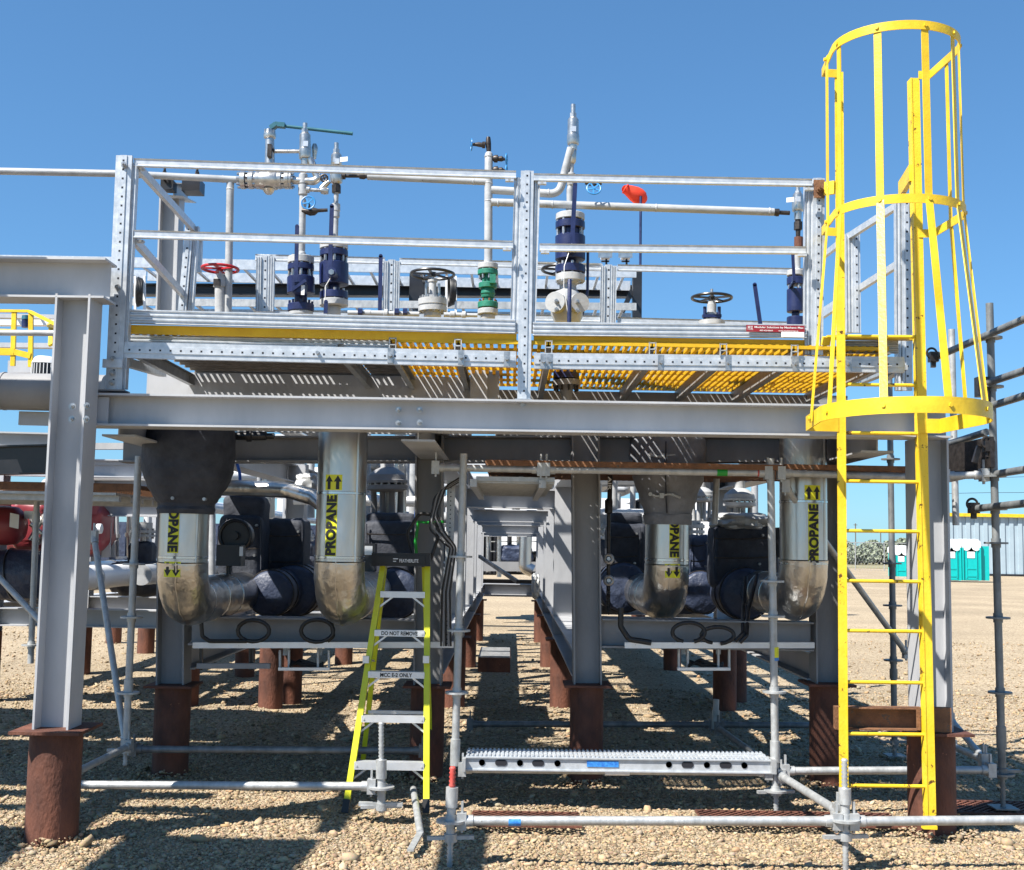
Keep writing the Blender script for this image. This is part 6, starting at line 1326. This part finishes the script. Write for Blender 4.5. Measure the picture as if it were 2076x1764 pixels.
for i, (x, h) in enumerate(((1735, 10.5), (1786, 9), (1600, 11))):
    t = T('utility_pole', ['slender pole above the tree line left of the fence gap', 'slender pole above the tree line near the right column', 'slender pole above the tree line by the taped scaffold post'][i], 'pole', (P(x, 1140, 160).x, 160, 0), 'distant poles')
    X = P(x, 1140, 160).x; MB().cyl((X, 160, 0), (X, 160, h*.5), .07, 8).build('pole', BARK, t); MB().box((X, 160, h*.48), .5, .08, .08).build('cross_arm', BARK, t)
for k, (y0, y1) in enumerate(((972, 960), (1002, 998))):
    m = MB(); m.tube([P(1850, y0, 150), P(2000, y0-3, 150), P(2300, y1, 150)], .03, 5); tag(m.build('power_line', DARKST), ['upper power line crossing the sky at the right', 'lower power line crossing the sky at the right'][k], 'power line', 'power lines')

# upper lines added over the skids to block sky light from the piping
for k, (X, Y0, Y1, r) in enumerate(((-1.7, 9.5, 21, .08), (-1.95, 9.5, 21, .06), (1.1, 9.2, 21, .10), (1.5, 9.2, 21, .07), (1.95, 9.4, 21, .09), (-.1, 9.5, 21, .05))):
    m = MB(); m.cyl((X, Y0, 2.62), (X, Y1, 2.62), r, 16); tag(m.build('sky_block_line', [PIPEG, CLAD][k % 2]), 'overhead pipe added high in the skids to block sky light, %s from the left' % ['second', 'first', 'fourth', 'fifth', 'sixth', 'third'][k], 'pipe', 'overhead pipes added to block sky light')

# ---- equipment deeper in the modules
def runpipe(lb, X, Y0, Y1, z, r, M, group='long runs inside the modules'):
    t = T('long_run_pipe', lb, 'pipe', (X, Y0, z), group); MB().cyl((X, Y0, z), (X, Y1, z), r, 28).build('pipe_run', M, t)
    n = int((Y1-Y0)/1.1)
    for k in range(n): yy = Y0+.5+k*1.1; MB().cyl((X, yy-.02, z), (X, yy+.02, z), r*1.06, 28).build('band', BAND if M is CLAD else PRIM, t)
def blk(lb, X, Y, z0, w, h, M, seed):
    t = T('insulated_valve', lb, 'insulated valve', (X, Y, z0), 'insulated valves deeper in the modules')
    m = MB(); pad(m, (X, Y, z0+h*.32), w, w*1.1, h*.64, .45, .03, seed); m.build('body_cover', M, t, angle=80)
    m = MB(); pad(m, (X, Y, z0+h*.74), w*.6, w*.6, h*.5, .4, .03, seed+2); m.build('bonnet_cover', BLANK, t, angle=80)
    MB().cyl((X, Y, z0+h*.9), (X, Y, z0+h*1.35), .035, 12).build('stem', STN, t)
    m = MB(); m.cyl((X, Y, z0+h*1.08), (X, Y, z0+h*1.12), w*.30, 24); m.cyl((X, Y, z0+h*1.15), (X, Y, z0+h*1.2), w*.30, 24); m.cyl((X, Y, z0+h*1.2), (X, Y, z0+h*1.34), w*.22, 24); m.build('flanged_top', PRIM, t)
    m = MB(); m.bolts((X, Y, z0+h*1.14), (0, 0, 1), w*.25, 8, .012, .12); m.build('stud', BOLT, t)
mods = (('left skid', XL[0], XL[1]), ('right skid', XL[2], XL[3]))
rq = random.Random(21); place = ['nearest', 'second', 'third', 'fourth', 'farthest']
for nm, xa, xb in mods:
    for k, f in enumerate((.22, .5, .78)):
        if nm == 'left skid' and k == 1: continue
        runpipe('%s long pipe inside the %s, at skid floor height' % (['left', 'middle', 'right'][k], nm), xa+(xb-xa)*f, 11.0, 21.5, 1.25, (.15, .11, .15)[k], (CLAD, WHT, CLAD)[k])
    for k in range(5):
        for q, f in enumerate((.25, .75)):
            Y = (13.2 if nm == 'left skid' else 11.6)+k*1.8+.5*q+rq.uniform(-.2, .2)
            blk('%s insulated valve back in the %s, %s row' % (place[k], nm, ['left', 'right'][q]), xa+(xb-xa)*f, Y, 1.0, .42+rq.uniform(-.05, .08), .66+rq.uniform(-.08, .1), (BLANK, BLANKN)[(k+q) % 2], k*3+q)
    for k in range(4):
        Y = 12.2+2.3*k; t = T('cross_line', '%s pipe crossing the %s behind the valves' % (place[k], nm), 'pipe', (xa, Y, 1.95), 'cross pipes in the modules')
        r = rq.uniform(.05, .09); z = 1.95+rq.uniform(-.15, .15); MB().cyl((xa+.1, Y, z), (xb-.1, Y, z), r, 20).build('pipe_run', (WHT, PIPEG)[k % 2], t)
        for f in (.3, .7): MB().cyl((xa+(xb-xa)*f, Y, z), (xa+(xb-xa)*f, Y, 2.5), r*.7, 16).build('riser', PIPEG, t)
# neighbouring module at the left
for k, (X, z, r, M) in enumerate(((-4.75, 1.22, .16, CLAD), (-4.2, 1.25, .12, WHT), (-3.55, 1.3, .10, PIPEG), (-4.5, 2.15, .07, WHT), (-3.9, 2.05, .06, PIPEG))):
    runpipe('%s long pipe in the neighbouring left module' % ['low outer clad', 'low white', 'low inner pale', 'high white', 'high inner pale'][k], X, 11.5, 24, z, r, M, 'long runs in the left module')
for k in range(7):
    Y = 11.9+k*1.7; X = (-4.75, -4.2, -3.5)[k % 3]
    blk('insulated valve in the neighbouring left module, %s going back' % word[k], X, Y, 1.0, .46, .62, (BLANKN, BLANK)[k % 2], k*5+2)
for k in range(6):
    X, Y = (-5.2, -3.2)[k % 2], 12+2.6*(k//2)
    t = T('module_column', 'grey column of the neighbouring left module, %s pair, %s side' % (word[k//2], ['outer', 'inner'][k % 2]), 'column', (X, Y, 0), 'columns of the left module')
    m = MB(); m.ibeam((X, Y, .7), (X, Y, 2.6), .18, .18, up=(0, 1, 0)); m.build('shaft', GREY, t); MB().cyl((X, Y, -.05), (X, Y, .7), .12, 20).build('pile', RUST, t)
for k in range(3):
    Y = 12+2.6*k
    beam((-5.2, Y, 2.35), (-3.2, Y, 2.35), '%s upper cross beam of the neighbouring left module' % word[k], .18, .16, group='cross beams of the left module'); beam((-5.2, Y, .85), (-3.2, Y, .85), '%s lower cross beam of the neighbouring left module' % word[k], .18, .16, group='cross beams of the left module')
beam((-3.2, 11.5, .85), (-3.2, 24, .85), 'inner low beam of the neighbouring left module', .2, .16, group='neighbouring module at the left')
t = T('red_compressor', 'second red machine with cylinder heads farther back at the left', 'compressor', (-4.6, 13, .9))
m = MB(); pad(m, (-5.0, 13.2, 1.75), 1.1, .8, .6, .4, .03, 8); m.build('crankcase', REDM, t, angle=60)
for k in range(3): m = MB(); m.cyl((-5.3+k*.35, 12.9, 1.9), (-5.3+k*.35, 12.9, 2.2), .12, 20); m.bolts((-5.3+k*.35, 12.9, 2.2), (0, 0, 1), .1, 8, .012, .03); m.build('cylinder_head', REDM, t)
t = T('dark_equipment_skid', 'long dark equipment skid far behind the left modules', 'skid', (-5, 27, 0))
m = MB(); m.box((-6, 27, 1.5), 7.5, 1, 1.0)
for i in range(22): m.box((-9.6+i*.34, 26.45, 1.5), .08, .1, .9)
m.build('housing', BLANKN, t); MB().box((-6, 26.6, .85), 8, .3, .25).build('base_beam', GREY, t)
for i in range(9): MB().cyl((-9.4+i*.85, 26.8, 2.0), (-9.4+i*.85, 26.8, 3.2), .07+.03*(i % 3), 14).build('stack', (PIPEG, CLAD, WHT)[i % 3], t)
t = T('dark_equipment_skid', 'long dark equipment skid far behind the right module', 'skid', (1.6, 27, 0))
m = MB(); m.box((2.6, 27, 1.6), 2.4, 1, 1.2)
for i in range(7): m.box((1.55+i*.34, 26.45, 1.6), .08, .1, 1.1)
m.build('housing', BLANKN, t)

beam((-1.6, 24, .78), (1.6, 24, .78), 'dark low beam in the shade at the far end of the aisle', .34, .2, M=BLACKP, group='beams over the aisle')
for k, (Yc, z, r) in enumerate(((9.6, 2.62, .05), (10.6, 2.7, .04), (11.5, 2.62, .07), (13.2, 2.65, .05), (14.4, 2.6, .06), (15.4, 2.7, .05), (17.3, 2.6, .08), (18.6, 2.65, .05), (19.6, 2.6, .06))):
    m = MB(); m.cyl((-2.3, Yc, z), (2.2, Yc, z), r, 12); tag(m.build('crossing_line', PIPEG), 'overhead pipe crossing the aisle high up, %s going back' % word[k], 'pipe', 'overhead pipes crossing the aisle')

beam((-1.2, 22.3, 1.98), (1.2, 22.3, 1.98), 'black header beam near the far end of the aisle', .28, .2, M=BLACKP, group='beams over the aisle')
for k, Yc in enumerate((14.4, 18.5)):
    beam((XL[1]+.1, Yc, 2.0-.1*k), (XL[2]-.1, Yc, 2.0-.1*k), ['nearer', 'farther'][k]+' slim grey header between the main cross beams of the aisle', .15, .15, group='beams over the aisle')
    for j in (1, 2):
        m = MB(); m.ibeam((XL[j]+(.06 if j == 1 else -.06), Yc, .9), (XL[j]+(.06 if j == 1 else -.06), Yc, 2.0), .12, .12, up=(0, 1, 0)); tag(m.build('steel_post', GREY), '%s slim grey post on the %s side of the aisle' % (['nearer', 'farther'][k], ['left', 'right'][j-1]), 'post', 'slim posts of the aisle')
